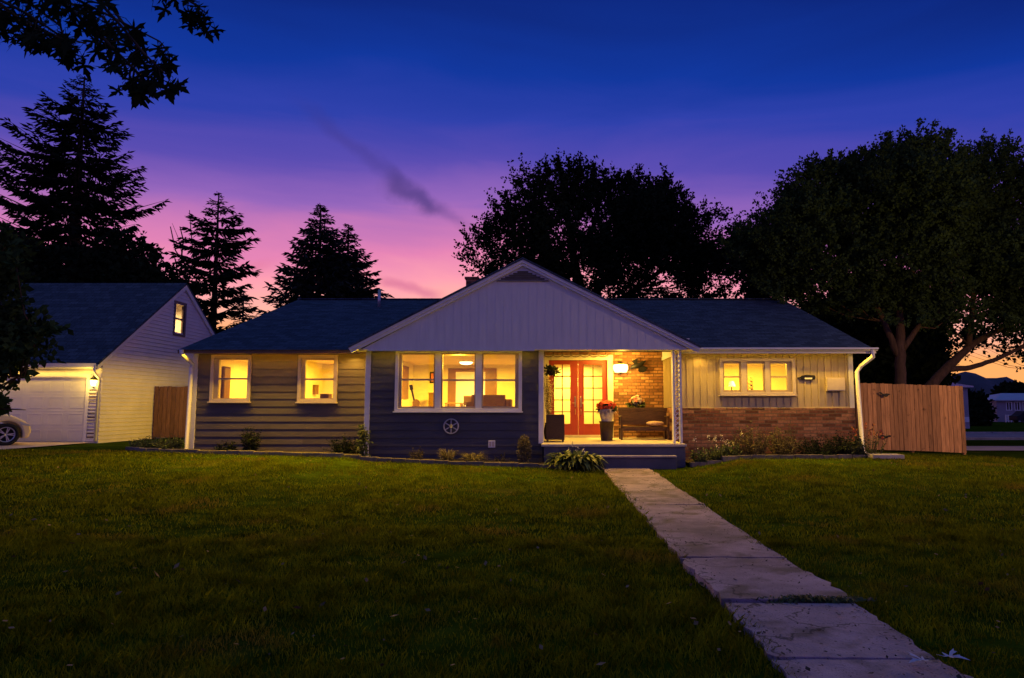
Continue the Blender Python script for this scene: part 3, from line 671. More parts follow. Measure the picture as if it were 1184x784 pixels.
mb = MB(); z2 = zw(473, PYf); mb.lathe((c.x, PYf, zt-.03), [(.13, 0), (.17, .12), (.215, z2-zt+.03), (.20, z2-zt+.03), (.15, .1)], 18)
for k in range(26):
    a = 6.28*k/26; mb.leaf((c.x+.15*math.cos(a), PYf+.15*math.sin(a), z2-.06), a, .12+.05*random.random(), .05, .06, .12+.06*random.random(), 3)
mb.build('pot_wrap', M('pale foil wrap', (.52,.46,.36), .4, .3, 14), pt)
leafball('foliage', pt, (c.x, PYf, zw(472, PYf)), .24, .24, .09, 260, m_shrub, .09); bouquet(pt, O(701, 469.5, PYf), .265, 130, m_flred, size=.055, flat=.52)
# second bouquet behind the bench
c = O(735, 466, 19.85); p2 = thing('wall_planter', 'planter of pink and pale flowers on the brick just above the bench back', 'planter', (c.x, YPW, c.z))
mb = MB(); zt = zw(474, 19.85); mb.lathe((c.x, 19.85, zt-.24), [(.12, 0), (.2, .19), (.215, .24), (.19, .24), (.18, .19)], 20); mb.box(c.x-.02, c.x+.02, 19.95, YPW-.001, zt-.2, zt-.16); mb.build('pot', m_dark, p2)
leafball('foliage', p2, (c.x, 19.85, zw(469, 19.85)), .23, .2, .11, 240, m_shrub, .1); bouquet(p2, O(735, 464.5, 19.85), .20, 44, m_flpink, size=.06, flat=.8); bouquet(p2, O(736, 464, 19.85), .21, 26, m_flpale, size=.055, flat=.8)
# wicker armchair
AY = 18.2; ax0, ax1 = xw(631.5, AY), xw(652.5, AY); zt = zw(479.5, AY)
ac = thing('wicker_armchair', 'dark brown wicker armchair at the left end of the porch', 'armchair', ((ax0+ax1)/2, AY, zP)); mid_ = (ax0+ax1)/2
mb = MB(); mb.prism([(AY-.34, zP+.05), (AY-.30, zt), (AY-.24, zt+.015), (AY-.26, zP+.05)], 'x', ax0, ax1); mb.build('backrest', m_dark, ac, bevel=.012)
for xx in (ax0, ax1-.07):
    mb = MB(); mb.box(xx, xx+.07, AY-.258, AY+.36, zP+.05, zP+.56); mb.build('armrest', m_dark, ac, bevel=.012)
mb = MB(); mb.box(ax0+.072, ax1-.072, AY-.255, AY+.34, zP+.08, zP+.36); mb.build('seat', m_dark, ac)
for xx in (ax0+.04, ax1-.04):
    for yy in (AY-.3, AY+.32): mb = MB(); leg(mb, xx, yy, zP, zP+.049, .025); mb.build('leg', m_dark, ac)
# hanging flower basket + tall dry stems left of door
c = O(637, 430, 18.6); hb = thing('hanging_basket', 'small dark hanging basket with trailing sprigs left of the red doors', 'hanging basket', (c.x, 18.6, zS))
mb = MB(); mb.tube([(c.x, 18.6, zS), (c.x, 18.6, c.z+.1)], .005, 5); mb.build('hook', m_iron, hb)
mb = MB(); mb.lathe((c.x, 18.6, c.z-.05), [(.03, -.05), (.1, 0), (.13, .08), (.11, .08), (.06, .0)], 14); mb.build('basket', m_dark, hb)
leafball('foliage', hb, (c.x+.02, 18.6, c.z+.03), .2, .17, .1, 130, m_shrub, .1, .3)
c = O(634.5, 470, 19.5); tv = thing('dried_branches', 'tall bunch of dry twigs standing beside the left red door', 'dried plant', (c.x, 19.5, zP)); mb = MB(); Vv = []
for k in range(34):
    a = random.random()*6.28; rr = random.uniform(.02,.2); hh = random.uniform(1.1,1.75); q = [(c.x+math.cos(a)*.04, 19.5+math.sin(a)*.04, zP+.3)]
    for j in range(1, 6): q.append((c.x+math.cos(a)*rr*j/5+random.gauss(0,.012), 19.5+math.sin(a)*rr*j/5, zP+.3+hh*j/5))
    mb.tube(q, [.007,.006,.005,.004,.003,.002], 4, False)
    for p in q[2:]:
        for _ in range(6):
            d = Vector((random.gauss(0,1), random.gauss(0,1), random.gauss(0,1))).normalized(); e = d.orthogonal().normalized(); p0 = Vector(p)+Vector((0,0,random.uniform(-.15,.1)))
            Vv += [p0, p0+d*.03+e*.012, p0+d*.06, p0+d*.03-e*.012]
mb.build('stems', m_tall, tv); np_mesh('seed_heads', [tuple(v) for v in Vv], 4, [(0,1,2,3)], M('dry seed heads', (.45,.33,.16), .7, .3, 20, rand=.3), tv)
mb = MB(); mb.lathe((c.x, 19.5, zP), [(.11, 0), (.15, .2), (.1, .42), (.12, .45), (.09, .45)], 16); mb.build('vase', m_dark, tv)
# ------------------------------------------------------------------ small fixtures on the house front
c = O(521.5, 493, YB-.07); wh = thing('wheel_ornament', 'pale six spoked metal wheel hung under the picture window', 'ornament', (c.x, YB, c.z)); r = .185
mb = MB(); mb.ring((c.x, 0, c.z), r-.018, r+.012, YB-.075, YB-.045, 36); mb.build('rim', m_metal, wh)
mb = MB(); mb.lathe((c.x, YB-.09, c.z), [(.03, 0), (.05, .012), (.05, .05)], 16, 'y'); mb.build('hub', m_metal, wh)
for k in range(6):
    a = pi/2+k*pi/3; mb = MB(); d = Vector((math.cos(a), 0, math.sin(a))); mb.obox(Vector((c.x, YB-.06, c.z))+d*(.052+(r-.072)/2+.001), d, (0,1,0), d.cross(Vector((0,1,0))), (r-.072)/2, .008, .013); mb.build('spoke', m_metal, wh)
c = O(568.5, 513.5, YB-.1); ob = thing('outlet_box', 'small pale outlet box low on the bay siding near the round bush', 'outlet', (c.x, YB, c.z))
mb = MB(); mb.box(c.x-.085, c.x+.085, YB-.10, YB-.036, c.z-.09, c.z+.09); mb.build('box_body', m_white, ob, bevel=.008); mb = MB(); mb.box(c.x-.065, c.x-.01, YB-.106, YB-.101, c.z-.06, c.z+.06); mb.box(c.x+.01, c.x+.065, YB-.106, YB-.101, c.z-.06, c.z+.06); mb.build('cover_flap', m_trimtan, ob)
c = O(933, 436.5, YR-.05); sg = thing('wall_plaque', 'small dark carved plaque with a white strip right of the triple window', 'plaque', (c.x, YR, c.z))
mb = MB(); mb.prism([(c.x+a*.0232, c.z-b*.0232) for a, b in ((-11,.2),(-7,-.8),(-6,-2.2),(-3,-2.6),(0,-3.2),(5,-2.8),(9,-2.6),(10,-.5),(9,2.5),(3,3),(-4,2.6),(-7,1.5),(-9,1.3))], 'y', YR-.05, YR-.024); mb.build('board', m_iron, sg)
mb = MB(); mb.box(c.x-.06, c.x+.14, YR-.054, YR-.0505, c.z-.045, c.z-.005); mb.build('white_strip', m_white, sg)
c = O(966, 444.5, YR-.08); mx = thing('meter_box', 'square taupe utility box on the board siding near the right downspout', 'utility box', (c.x, YR, c.z)); hw_ = xw(975.5, YR)-c.x
mb = MB(); mb.box(c.x-hw_, c.x+hw_, YR-.12, YR-.024, c.z-.175, c.z+.175); mb.build('box_body', m_trimtan, mx, bevel=.006); mb = MB(); mb.box(c.x-hw_+.02, c.x+hw_-.02, YR-.127, YR-.121, c.z-.15, c.z+.15); mb.build('cover', m_trimtan, mx)
# ------------------------------------------------------------------ beds, edging
def bed(name, front, back):
    mb = MB(); n = len(front); vs = []
    for a, b in zip(front, back):
        for k in range(6):
            t = k/5; x = a[0]*(1-t)+b[0]*t; y = a[1]*(1-t)+b[1]*t; vs.append((x, y, float(gz(x, y))+.012+.05*math.sin(pi*min(t+.15,1))+random.uniform(0,.015)))
    mb.add(vs, [(i*6+k, (i+1)*6+k, (i+1)*6+k+1, i*6+k+1) for i in range(n-1) for k in range(5)], True); return struct(mb.build(name, m_soil))
def resample(pts, step):
    out = []
    for a, b in zip(pts, pts[1:]):
        n = max(1, int(math.hypot(b[0]-a[0], b[1]-a[1])/step)); out += [(a[0]+(b[0]-a[0])*k/n, a[1]+(b[1]-a[1])*k/n) for k in range(n)]
    return out+[pts[-1]]
EL = resample([(xw(151, 18.6), 18.6), (xw(185, 18.3), 17.9), (xw(250, 17.6), 17.55), (xw(330, 17.5), 17.5), (xw(352, 17.2), 17.2), (xw(400, 17.2), 17.15), (xw(440, 16.9), 16.85), (xw(520, 16.6), 16.62), (xw(600, 16.5), 16.55), (xw(646, 16.45), 16.5)], .35)
ER = resample([(xw(797, 16.7), 16.75), (xw(815, 16.8), 16.85), (xw(850, 17.1), 17.1), (xw(900, 17.1), 17.15), (xw(1000, 17.0), 17.1), (xw(1026, 17.0), 17.1)], .35)
bed('bed_soil', EL, [(x, (YL if x < xB0 else YB)-.0) if x > xL0-.4 else (x, 19.2) for x, y in EL])
bed('bed_soil', ER, [(x, YR-.05) for x, y in ER])
def edging(label, pts):
    mb = MB()
    for a, b in zip(pts, pts[1:]):
        d = Vector((b[0]-a[0], b[1]-a[1], 0)); l = d.length; m = ((a[0]+b[0])/2, (a[1]+b[1])/2); z = float(gz(*m))
        mb.obox((m[0], m[1], z+.005+random.uniform(-.012,.012)), d, (-d.y, d.x, 0), (0,0,1), l/2-.006, .055, .07)
    return tag(mb.build('bed_edging', m_edge, None, pts[0]+(0,), bevel=.012), label, 'garden edging', 'stone edging of the flower beds')
edging('long low stone edging in front of the left wing and bay', EL); edging('low stone edging in front of the brick base', ER)
c = (xw(1020, 16.9), 16.9); mb = MB(); z = float(gz(*c)); mb.obox((c[0], c[1], z+.045), (1,-.15,0), (.15,1,0), (0,0,1), .36, .26, .05); tag(mb.build('stepping_stone', m_conc, None, c+(z,), bevel=.012), 'flat concrete slab on the lawn at the right end of the bed', 'slab')
# ------------------------------------------------------------------ garage house on the left
GY = 22.0; gx = xw(116.3, GY); gzb = .30; zgE = zw(415, GY); GYr = GY*1.208; zgR = zw(329.5, GYr); GYb = GYr*2-GY; gxl = -27.0
gar = thing('neighbor_garage_house', 'white sided house with dark roof and garage door at the left', 'house', (gx-6, 26, gzb))
dgx0, dgx1 = gx-.8-4.95, xw(99.8, GY); dgz0, dgz1 = zw(513.5, GY)+.0, zw(437, GY)
mb = MB(); ops = [(dgx0, dgx1, -1, dgz1)]
wall_cells(mb, gxl, gx, gzb-.4, zgE-.1, GY, GY+.15, ops); lap(mb, gxl, gx, gzb, zgE-.1, GY, ops, .125, .014); mb.build('front_siding', m_vinyl, gar)
gwy0, gwy1, gwz0, gwz1 = 26.0, 26.66, zw(386, 26.3), zw(352, 26.3)
mb = MB(); sl_ = (zgR-zgE)/(GYr-GY); z = gzb; row = .135
def gy_at(z): return max(GY, GY+(z-zgE)/sl_+.0)
while z < zgR-.1:
    zt = min(z+row, zgR-.02); a0, a1 = gy_at(z), gy_at(zt); b0, b1 = 2*GYr-a0, 2*GYr-a1; segs = [(a0, b0, a1, b1)]
    if gwz0 < (z+zt)/2 < gwz1: segs = [(a0, gwy0, a1, gwy0), (gwy1, b0, gwy1, b1)]
    for s0, s1, t0, t1 in segs:
        if s1 > s0: mb.add([(gx+.03, s0, z), (gx+.03, s1, z), (gx+.003, t1, zt), (gx+.003, t0, zt), (gx-.1, s0, z), (gx-.1, s1, z), (gx-.1, t1, zt), (gx-.1, t0, zt)], [(0,1,2,3), (0,4,5,1), (5,4,7,6), (0,3,7,4), (1,5,6,2)])
    z = zt
mb.build('gable_siding', m_vinyl, gar)
mb = MB(); mb.box(gx-.12, gx-.002, GY+.02, GYb, gzb-.5, gzb-.002); mb.build('foundation', m_soil, gar)
# roof
mb = MB(); ov = .02; fy = GY-.35; fz = zgE-.35*sl_+.10
slab(mb, (gxl, fy, fz), (gx+.1, fy, fz), (gx+.1, GYr, zgR+.08), (gxl, GYr, zgR+.08), .06); slab(mb, (gxl, 2*GYr-fy, fz), (gx+.1, 2*GYr-fy, fz), (gx+.1, GYr+.001, zgR+.08), (gxl, GYr+.001, zgR+.08), .06); mb.build('roof', m_roof2, gar)
mb = MB()
for s in (1, -1):
    a = (GYr-s*(GYr-fy), fz-.07); b = (GYr, zgR+.01); mb.prism([a, b, (b[0], b[1]-.2), (a[0]+s*.0, a[1]-.15)], 'x', gx+.03, gx+.085)
mb.build('rake_trim', m_white, gar)
mb = MB(); mb.box(gxl, gx+.08, fy+.0, GY-.002, fz-.17, fz-.14); mb.build('soffit', m_white, gar)
mb = MB(); mb.prism([(fy, fz-.16), (fy-.07, fz-.14), (fy-.11, fz-.02), (fy-.09, fz-.02), (fy-.06, fz-.12), (fy, fz-.12)], 'x', gxl, gx+.08); mb.box(gxl, gx+.08, fy, fy+.02, fz-.14, fz-.065); mb.build('gutter', m_white, gar)
mb = MB(); mb.tube([(gx+.02, fy-.05, fz-.14), (gx+.02, fy-.03, fz-.3), (gx-.05, GY-.06, fz-.5), (gx-.05, GY-.06, gzb+.1)], .038, 8); mb.build('downspout', m_white, gar)
mb = MB(); frame4(mb, dgx0-.1, dgx1+.1, dgz0-.4, dgz1+.14, .1, GY-.035, GY+.1); mb.build('door_casing', m_white, gar)
gd = MB(); gd.box(dgx0, dgx1, GY+.05, GY+.09, dgz0-.3, dgz1); nx, nz = 8, 4; pw = (dgx1-dgx0)/nx; ph = (dgz1-dgz0)/nz
for i in range(nx):
    for j in range(nz):
        xa, za = dgx0+i*pw+.09, dgz0+j*ph+.08; frame4(gd, xa, xa+pw-.18, za, za+ph-.16, .03, GY+.044, GY+.051)
for j in range(1, nz): gd.box(dgx0, dgx1, GY+.0465, GY+.051, dgz0+j*ph-.009, dgz0+j*ph+.009)
gd.build('garage_door', M('white garage door', (.60,.59,.62), .45, .06, 2), gar, bevel=.004)
sx0, sx1 = xw(102, GY), xw(115.5, GY); sz0, sz1 = zw(510, GY), zw(448, GY); mb = MB(); frame4(mb, sx0, sx1, sz0, sz1, .05, GY-.05, GY-.014); n = 16
for k in range(n): mb.obox(((sx0+sx1)/2, GY-.03, sz0+.07+(sz1-sz0-.14)*k/(n-1)), (1,0,0), (0,1,-.9), (0,.9,1), (sx1-sx0)/2-.051, .03, .006)
mb.build('shutter', m_white, gar)
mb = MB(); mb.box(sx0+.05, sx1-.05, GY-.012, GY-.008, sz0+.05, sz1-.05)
mb.build('shutter_shadow_panel', m_brown, gar).name = 'shutter_gap_shade'  # brown sheet stands in for the shade between the louvres
# attic window on the gable side
mb = MB(); 
for (a, b, c0, c1) in ((gwy0-.09, gwy0, gwz0-.09, gwz1+.09), (gwy1, gwy1+.09, gwz0-.09, gwz1+.09), (gwy0, gwy1, gwz0-.09, gwz0), (gwy0, gwy1, gwz1, gwz1+.09)): mb.box(gx-.08, gx+.05, a, b, c0, c1)
aw = mb.build('window', M('dark window frame', (.13,.10,.12), .5), gar)
mb = MB(); zm = (gwz0+gwz1)/2; mb.box(gx-.04, gx+.02, gwy0, gwy1, zm-.035, zm+.035); mb.box(gx-.05, gx+.0, gwy1-.07, gwy1, gwz0, gwz1); mb.build('sash', m_brown, aw)
mb = MB(); mb.box(gx-.025, gx-.02, gwy0, gwy1, gwz0, gwz1); mb.build('pane', m_glass, aw)
mb = MB(); mb.box(gx-2.6, gx-2.55, 25.8, 27.4, 3.4, 5.5); mb.box(gx-2.55, gx-.15, 25.8, 27.4, 3.35, 3.4); mb.box(gx-2.55, gx-.15, 27.4, 27.45, 3.4, 5.75); mb.build('attic_room', m_room, gar)
area('attic_lamp', (gx-1.0, 26.3, 5.35), .3, 110, (1.0, .62, .28))
# garage lamp
c = O(108, 443, GY-.14); gl = thing('garage_lamp', 'bright carriage lamp above the louvred shutter beside the garage door', 'lamp', (c.x, GY, c.z))
mb = MB(); mb.box(c.x-.06, c.x+.06, GY-.045, GY-.016, c.z-.02, c.z+.2); mb.tube([(c.x, GY-.04, c.z+.16), (c.x, c.y-.02, c.z+.24), (c.x, c.y, c.z+.2)], .014, 8); mb.lathe((c.x, c.y, c.z+.1), [(.125, 0), (.09, .06), (.03, .11)], 6, smooth=False); mb.lathe((c.x, c.y, c.z-.12), [(.03, -.02), (.06, 0), (.065, .015)], 6, smooth=False); mb.build('bracket', m_iron, gl)
mb = MB(); mb.lathe((c.x, c.y, c.z-.10), [(.062, 0), (.11, .19)], 6, smooth=False); mb.build('lamp_shade', emit('glowing lantern glass', (1.0, .74, .2), 7.0), gl)
point('garage_lamp_light', (c.x+.02, c.y-.22, c.z+.0), 26, (1.0, .60, .08), .08)
# ------------------------------------------------------------------ fences
def board_fence(label, a, b, zt0, zt1, mat, bw=.135, gate=False, group=None):
    d = Vector((b[0]-a[0], b[1]-a[1], 0)); L = d.length; d.normalize(); nrm = Vector((d.y, -d.x, 0)); n = int(L/bw)
    f = thing('board_fence', label, 'fence', ((a[0]+b[0])/2, (a[1]+b[1])/2, float(gz((a[0]+b[0])/2, (a[1]+b[1])/2))), group)
    mb = MB()
    for k in range(n):
        t = (k+.5)/n; p = Vector((a[0], a[1], 0))+d*L*t; zb = float(gz(p.x, p.y))+.03; zt = zt0+(zt1-zt0)*t+random.uniform(-.012,.012); lean = random.gauss(0,.003)
        c = p+nrm*random.uniform(-.004,.004); w = L/n/2-.006
        u = d+Vector((0,0,0)); up = Vector((d.x*lean, d.y*lean, 1)); mb.obox((c.x, c.y, (zb+zt)/2), u, nrm, up, w, .011, (zt-zb)/2)
    mb.build('board_panel', mat, f)
    mb = MB()
    for zr in (.35, 1.0, 1.75):
        q0 = Vector((a[0], a[1], float(gz(*a))+zr))-nrm*.035; q1 = Vector((b[0], b[1], float(gz(*b))+zr))-nrm*.035; mb.obox((q0+q1)/2, q1-q0, nrm, (0,0,1), (q1-q0).length/2, .02, .045)
    mb.build('rail', mat, f)
    for t in (0, .5, 1):
        mb = MB(); p = Vector((a[0], a[1], 0))+d*L*t-nrm*.11; zz = float(gz(p.x, p.y)); mb.box(p.x-.045, p.x+.045, p.y-.045, p.y+.045, zz-.2, zt0+(zt1-zt0)*t-.06); mb.build('post', mat, f)
    return f, d, nrm
FA = (xw(994, 20.0, 480), 20.0); FB = (xw(1115, 20.6, 480), 20.6)
fr, d, nrm = board_fence('tall orange cedar board fence at the right end of the house', FA, FB, zw(442.5, 20.0), zw(446.5, 20.6), m_cedar)
for (px, py, s, fl) in ((1022, 456, 1.0, 1), (1024, 504.5, .9, 1)):
    c = O(px, py, 20.06); mb = MB(); k = .0258*s
    prof = [(-6.5,-2.0),(-4,-2.6),(-2,-.8),(0,-.4),(2,-1.2),(5.5,-.6),(6.5,.4),(4.5,1.0),(3,2.6),(1,3.0),(-1,1.3),(-3.2,.3),(-4.5,-.6)] if py < 480 else [(-6.5,-1),(-4,-1.6),(-1,-.6),(1,-.6),(4,-1.6),(6.5,-1),(5,.8),(2,1.2),(1,2.4),(-1,2.4),(-2,1.2),(-5,.8)]
    mb.prism([(c.x+x*k, c.z-z*k) for x, z in prof], 'y', c.y-.045, c.y-.02); mb.build('strap_hinge', m_iron, fr)
board_fence('brown board fence between the garage and the left wing', (gx+.06, 24.9), (xL0-.06, 24.9), zw(447, 24.9), zw(447, 24.9), m_cedar2, .15)
# ------------------------------------------------------------------ car at the left edge
car = thing('parked_car', 'pale cream car with spoked alloy wheel on the driveway at the left edge', 'car', (xw(6.5, 20.0, 511), 20.0, float(gz(-15.5, 20.0))))
cz = float(gz(-15.5, 20.0)); hwid = .86; cyc = 20.0+hwid; wxf = xw(6.5, 20.0, 511); nose = wxf+.60; wxr = wxf-2.65; wr_ = .325
def arch(xc, n=12): return [(xc+.39*math.cos(t), cz+.33+.39*math.sin(t)) for t in [pi*k/n for k in range(n+1)]]
nx_ = nose; tail = wxr-.95
prof = [(nx_-.06, cz+.22)]+[(wxf+.385, cz+.2)]+arch(wxf)+[(wxf-.4, cz+.2), (wxr+.4, cz+.2)]+arch(wxr)+[(wxr-.4, cz+.22), (tail+.05, cz+.3), (tail, cz+.62), (tail+.1, cz+.95), (tail+.7, cz+1.0), (wxf-.5, cz+.98), (wxf+.1, cz+.88), (nx_-.22, cz+.74), (nx_-.04, cz+.6), (nx_, cz+.42)]
mb = MB(); mb.prism(prof, 'y', cyc-hwid, cyc+hwid); m_car = M('lamp yellowed car paint', (.85,.70,.36), .25, .03, 3, spec=.6); mb.build('body', m_car, car, bevel=.05)  # yellow of the lamp light is mixed into the pale body colour
mb = MB(); g = [(tail+.45, cz+.99), (tail+1.1, cz+1.4), (wxf-1.6, cz+1.45), (wxf-.45, cz+.97)]; n = len(g)
vs = [(x, cyc-hwid+.06+(z-cz-.97)*.35, z) for x, z in g]+[(x, cyc+hwid-.06-(z-cz-.97)*.35, z) for x, z in g]; mb.add(vs, [tuple(range(n)), tuple(range(2*n-1, n-1, -1))]+[(i, i+n, (i+1) % n+n, (i+1) % n) for i in range(n)]); mb.build('cabin', M('dark car glass', (.02,.02,.025), .1, spec=.6), car, bevel=.04)
for xc in (wxf, wxr):
    for s, yy in ((-1, cyc-hwid+.005), (1, cyc+hwid-.005)):
        mb = MB(); w0, w1 = (yy, yy+.2) if s < 0 else (yy-.2, yy); mb.ring((xc, 0, cz+.33), .225, wr_, w0, w1, 32); wb_ = mb.build('wheel', m_black, car)
        mb = MB(); f_ = yy+.015*(1 if s < 0 else -1); mb.ring((xc, 0, cz+.33), .195, .226, min(f_, f_-s*.02), max(f_, f_-s*.02), 32); mb.lathe((xc, f_, cz+.33), [(.04, 0), (.04, .02*-s)], 12, 'y')
        for k in range(10):
            a = 2*pi*(k//2)/5+(.13 if k % 2 else -.13); dd = Vector((math.cos(a), 0, math.sin(a))); mb.obox(Vector((xc, f_-s*.012, cz+.33))+dd*.115, dd, (0,1,0), dd.cross(Vector((0,1,0))), .085, .008, .013)
        mb.build('rim', M('alloy rim', (.6,.58,.55), .3, metal=.8), wb_)
        mb = MB(); q0 = f_-s*.05; mb.lathe((xc, q0, cz+.33), [(.224, 0), (.224, -.002*s)], 24, 'y'); mb.build('brake_disc', m_iron, wb_)
for yy in (cyc-hwid+.02, cyc+hwid-.32):
    mb = MB(); mb.prism([(nx_-.3, cz+.70), (nx_-.075, cz+.62), (nx_-.03, cz+.56), (nx_-.25, cz+.6)], 'y', yy-.03 if yy < cyc else yy, yy+.3 if yy < cyc else yy+.33); mb.build('headlight', M('headlight glass', (.55,.55,.55), .1, spec=.8), car)
mb = MB(); mb.box(nx_-.03, nx_+.006, cyc-.55, cyc+.55, cz+.3, cz+.42); mb.build('grille', m_iron, car)
car.rotation_euler = (0, 0, R(50))
# ------------------------------------------------------------------ far right
fy_ = 95.0; fx0, fx1 = xw(1152, fy_, 465), xw(1152, fy_, 465)+17; zb_ = float(gz(fx0, fy_)); ze_ = zw(462.5, fy_); zr_ = zw(454.5, fy_+3)
fh = thing('distant_house', 'low pale house with blue lit roof across the street', 'house', ((fx0+fx1)/2, fy_+4, zb_))
wins = [(fx0+1.3+k*1.15, fx0+2.1+k*1.15, ze_-1.45, ze_-.25) for k in range(8)]
mb = MB(); wall_cells(mb, fx0, fx1, zb_, ze_, fy_, fy_+.2, wins); mb.box(fx0, fx0+.2, fy_+.21, fy_+8, zb_, ze_); mb.box(fx0+.2, fx1, fy_+7.8, fy_+8, zb_, ze_); mb.build('wall', M('pale stucco', (.27,.25,.28), .7, .1, 1), fh)
mb = MB(); a = .6; slab(mb, (fx0-a, fy_-a, ze_), (fx1+a, fy_-a, ze_), (fx1-3, fy_+4, zr_), (fx0+3.4, fy_+4, zr_), .15); slab(mb, (fx0-a, fy_+8+a, ze_), (fx1+a, fy_+8+a, ze_), (fx1-3, fy_+4.01, zr_), (fx0+3.4, fy_+4.01, zr_), .15)
mb.add([(fx0-a, fy_-a, ze_), (fx0+3.4, fy_+4, zr_), (fx0-a, fy_+8+a, ze_)], [(0,1,2)]); mb.build('roof', M('pale metal roof', (.40,.43,.50), .5, .1, 1), fh)
for k, w in enumerate(wins):
    mb = MB(); frame4(mb, *w, .09, fy_-.06, fy_+.05); mb.box((w[0]+w[1])/2-.04, (w[0]+w[1])/2+.04, fy_-.05, fy_+.05, w[2]+.09, w[3]-.09); f = mb.build('window', m_white, fh); mb = MB(); mb.box(w[0]+.09, w[1]-.09, fy_+.06, fy_+.08, w[2]+.09, w[3]-.09); mb.build('pane', M('dark glass', (.02,.02,.03), .15), f)
mb = MB()
for k in range(4): mb.box(fx0+.1, fx0+1.6, fy_-1.62, fy_-1.54, zb_+.9-k*.22, zb_+.96-k*.22)
for k in range(5): mb.box(fx0+.1+k*.36, fx0+.18+k*.36, fy_-1.65, fy_-1.5, zb_, zb_+1.0)
mb.build('railing', m_white, fh)
sy = 60.0; sx0_, sx1_ = xw(1078, sy, 455), xw(1119, sy, 455); zb_ = float(gz(sx0_, sy)); ze_ = zw(448, sy); zt_ = zw(443, sy)
sh = thing('distant_shed', 'grey low building seen just past the end of the cedar fence', 'shed', ((sx0_+sx1_)/2, sy+3, zb_))
mb = MB(); mb.box(sx0_, sx1_, sy, sy+6, zb_, ze_); mb.build('wall', M('mauve grey wall', (.36,.33,.36), .8, .1, 1), sh); mb = MB(); mb.prism([(sx0_-.3, ze_+.001), (sx1_+.3, ze_+.001), (sx1_+.3, ze_+.12), (sx0_+1, zt_+.1), (sx0_-.3, zt_+.12)], 'y', sy-.4, sy+6.4); mb.build('roof', m_metal, sh)
mb = MB(); mb.box(sx0_, sx1_-.05, sy-.08, sy-.001, zb_+.55, zb_+1.0); mb.build('white_band', m_white, sh)
# dark parked car far right
def far_car(label, x, y, l, col):
    z = float(gz(x, y)); c = thing('parked_car', label, 'car', (x, y, z)); mb = MB(); pr = [(0,.3),(l,.3),(l,.8),(l-.9,.95),(l-1.5,1.45),(1.0,1.5),(.4,1.0),(0,.9)]
    mb.prism([(x+a, z+b) for a, b in pr], 'y', y-.85, y+.85); mb.build('body', M('dark car paint', col, .75, spec=.15), c, bevel=.08)
    for a in (.85, l-.85):
        for yy in (y-.87, y+.87-.2): mb = MB(); mb.lathe((x+a, yy, z+.33), [(.33, 0), (.33, .2)], 20, 'y'); mb.build('wheel', m_black, c)
    return c
far_car('dark car parked in front of the low house across the street', xw(1171, 88, 480), 88, 4.6, (.02,.018,.022))
# ------------------------------------------------------------------ furniture seen through the windows
def box_thing(name, label, cat, parts, loc):
    t = thing(name, label, cat, loc)
    for nm, mat, boxes in parts:
        mb = MB(); [mb.box(*b) for b in boxes]; mb.build(nm, mat, t, bevel=.01)
    return t
SY = 19.3; a, b = xw(545, SY), xw(584, SY); zt = zw(456.5, SY)
box_thing('sofa', 'brown sofa with its back to the picture window', 'sofa', [('backrest', m_sofa, [(a, b, SY, SY+.2, zfl+.1, zt)]), ('seat', m_sofa, [(a+.15, b-.15, SY+.202, SY+.85, zfl+.1, zfl+.42)]), ('armrest', m_sofa, [(a-.16, a-.002, SY+.05, SY+.85, zfl+.05, zt-.18)]), ('armrest', m_sofa, [(b+.002, b+.16, SY+.05, SY+.85, zfl+.05, zt-.12)])], ((a+b)/2, SY+.4, zfl))
SY = 20.2; a, b = xw(536, SY), xw(549, SY); zt = zw(457.5, SY)
box_thing('dining_chair', 'brown chair inside the middle pane of the picture window', 'chair', [('backrest', m_sofa, [(a, b, SY, SY+.06, zt-.28, zt)]), ('seat', m_sofa, [(a, b, SY+.0, SY+.45, zfl+.44, zfl+.48)])]+[('leg', m_sofa, [(x, x+.04, y, y+.04, zfl, zfl+.439 if y > SY+.1 else zt-.281)]) for x in (a, b-.04) for y in (SY+.001, SY+.4)], ((a+b)/2, SY+.2, zfl))
SY = 21.2; a, b = xw(514, SY), xw(534, SY); zt = zw(465.5, SY)
box_thing('low_table', 'low wooden table inside the middle pane of the picture window', 'table', [('tabletop', m_oak, [(a, b, SY, SY+.5, zt-.04, zt)])]+[('leg', m_oak, [(x, x+.05, y, y+.05, zfl, zt-.041)]) for x in (a+.02, b-.07) for y in (SY+.02, SY+.43)], ((a+b)/2, SY+.25, zfl))
# picture frames
SY = 22.36
for (p0, p1, q0, q1, lab, yy) in ((496.5, 502.5, 430, 443, 'dark framed picture in the left pane of the picture window', LY-.04),):
    a, b = xw(p0, yy), xw(p1, yy); box_thing('picture_frame', lab, 'picture', [('frame', m_iron, [(a, b, yy, yy+.035, zw(q1, yy), zw(q0, yy))]), ('picture_print', m_flpink, [(a+.04, b-.04, yy-.003, yy-.0005, zw(q1, yy)+.05, zw(q0, yy)-.05)])], (a, yy, zw(q1, yy)))
# tall mirror on left wall of living room
box_thing('wall_mirror', 'tall dark framed mirror on the left wall inside the picture window', 'mirror', [('frame', m_oak, [(lx0+.002, lx0+.05, 20.3, 21.5, zw(461, 20.9), zw(423, 20.9))])], (lx0, 20.9, zfl))
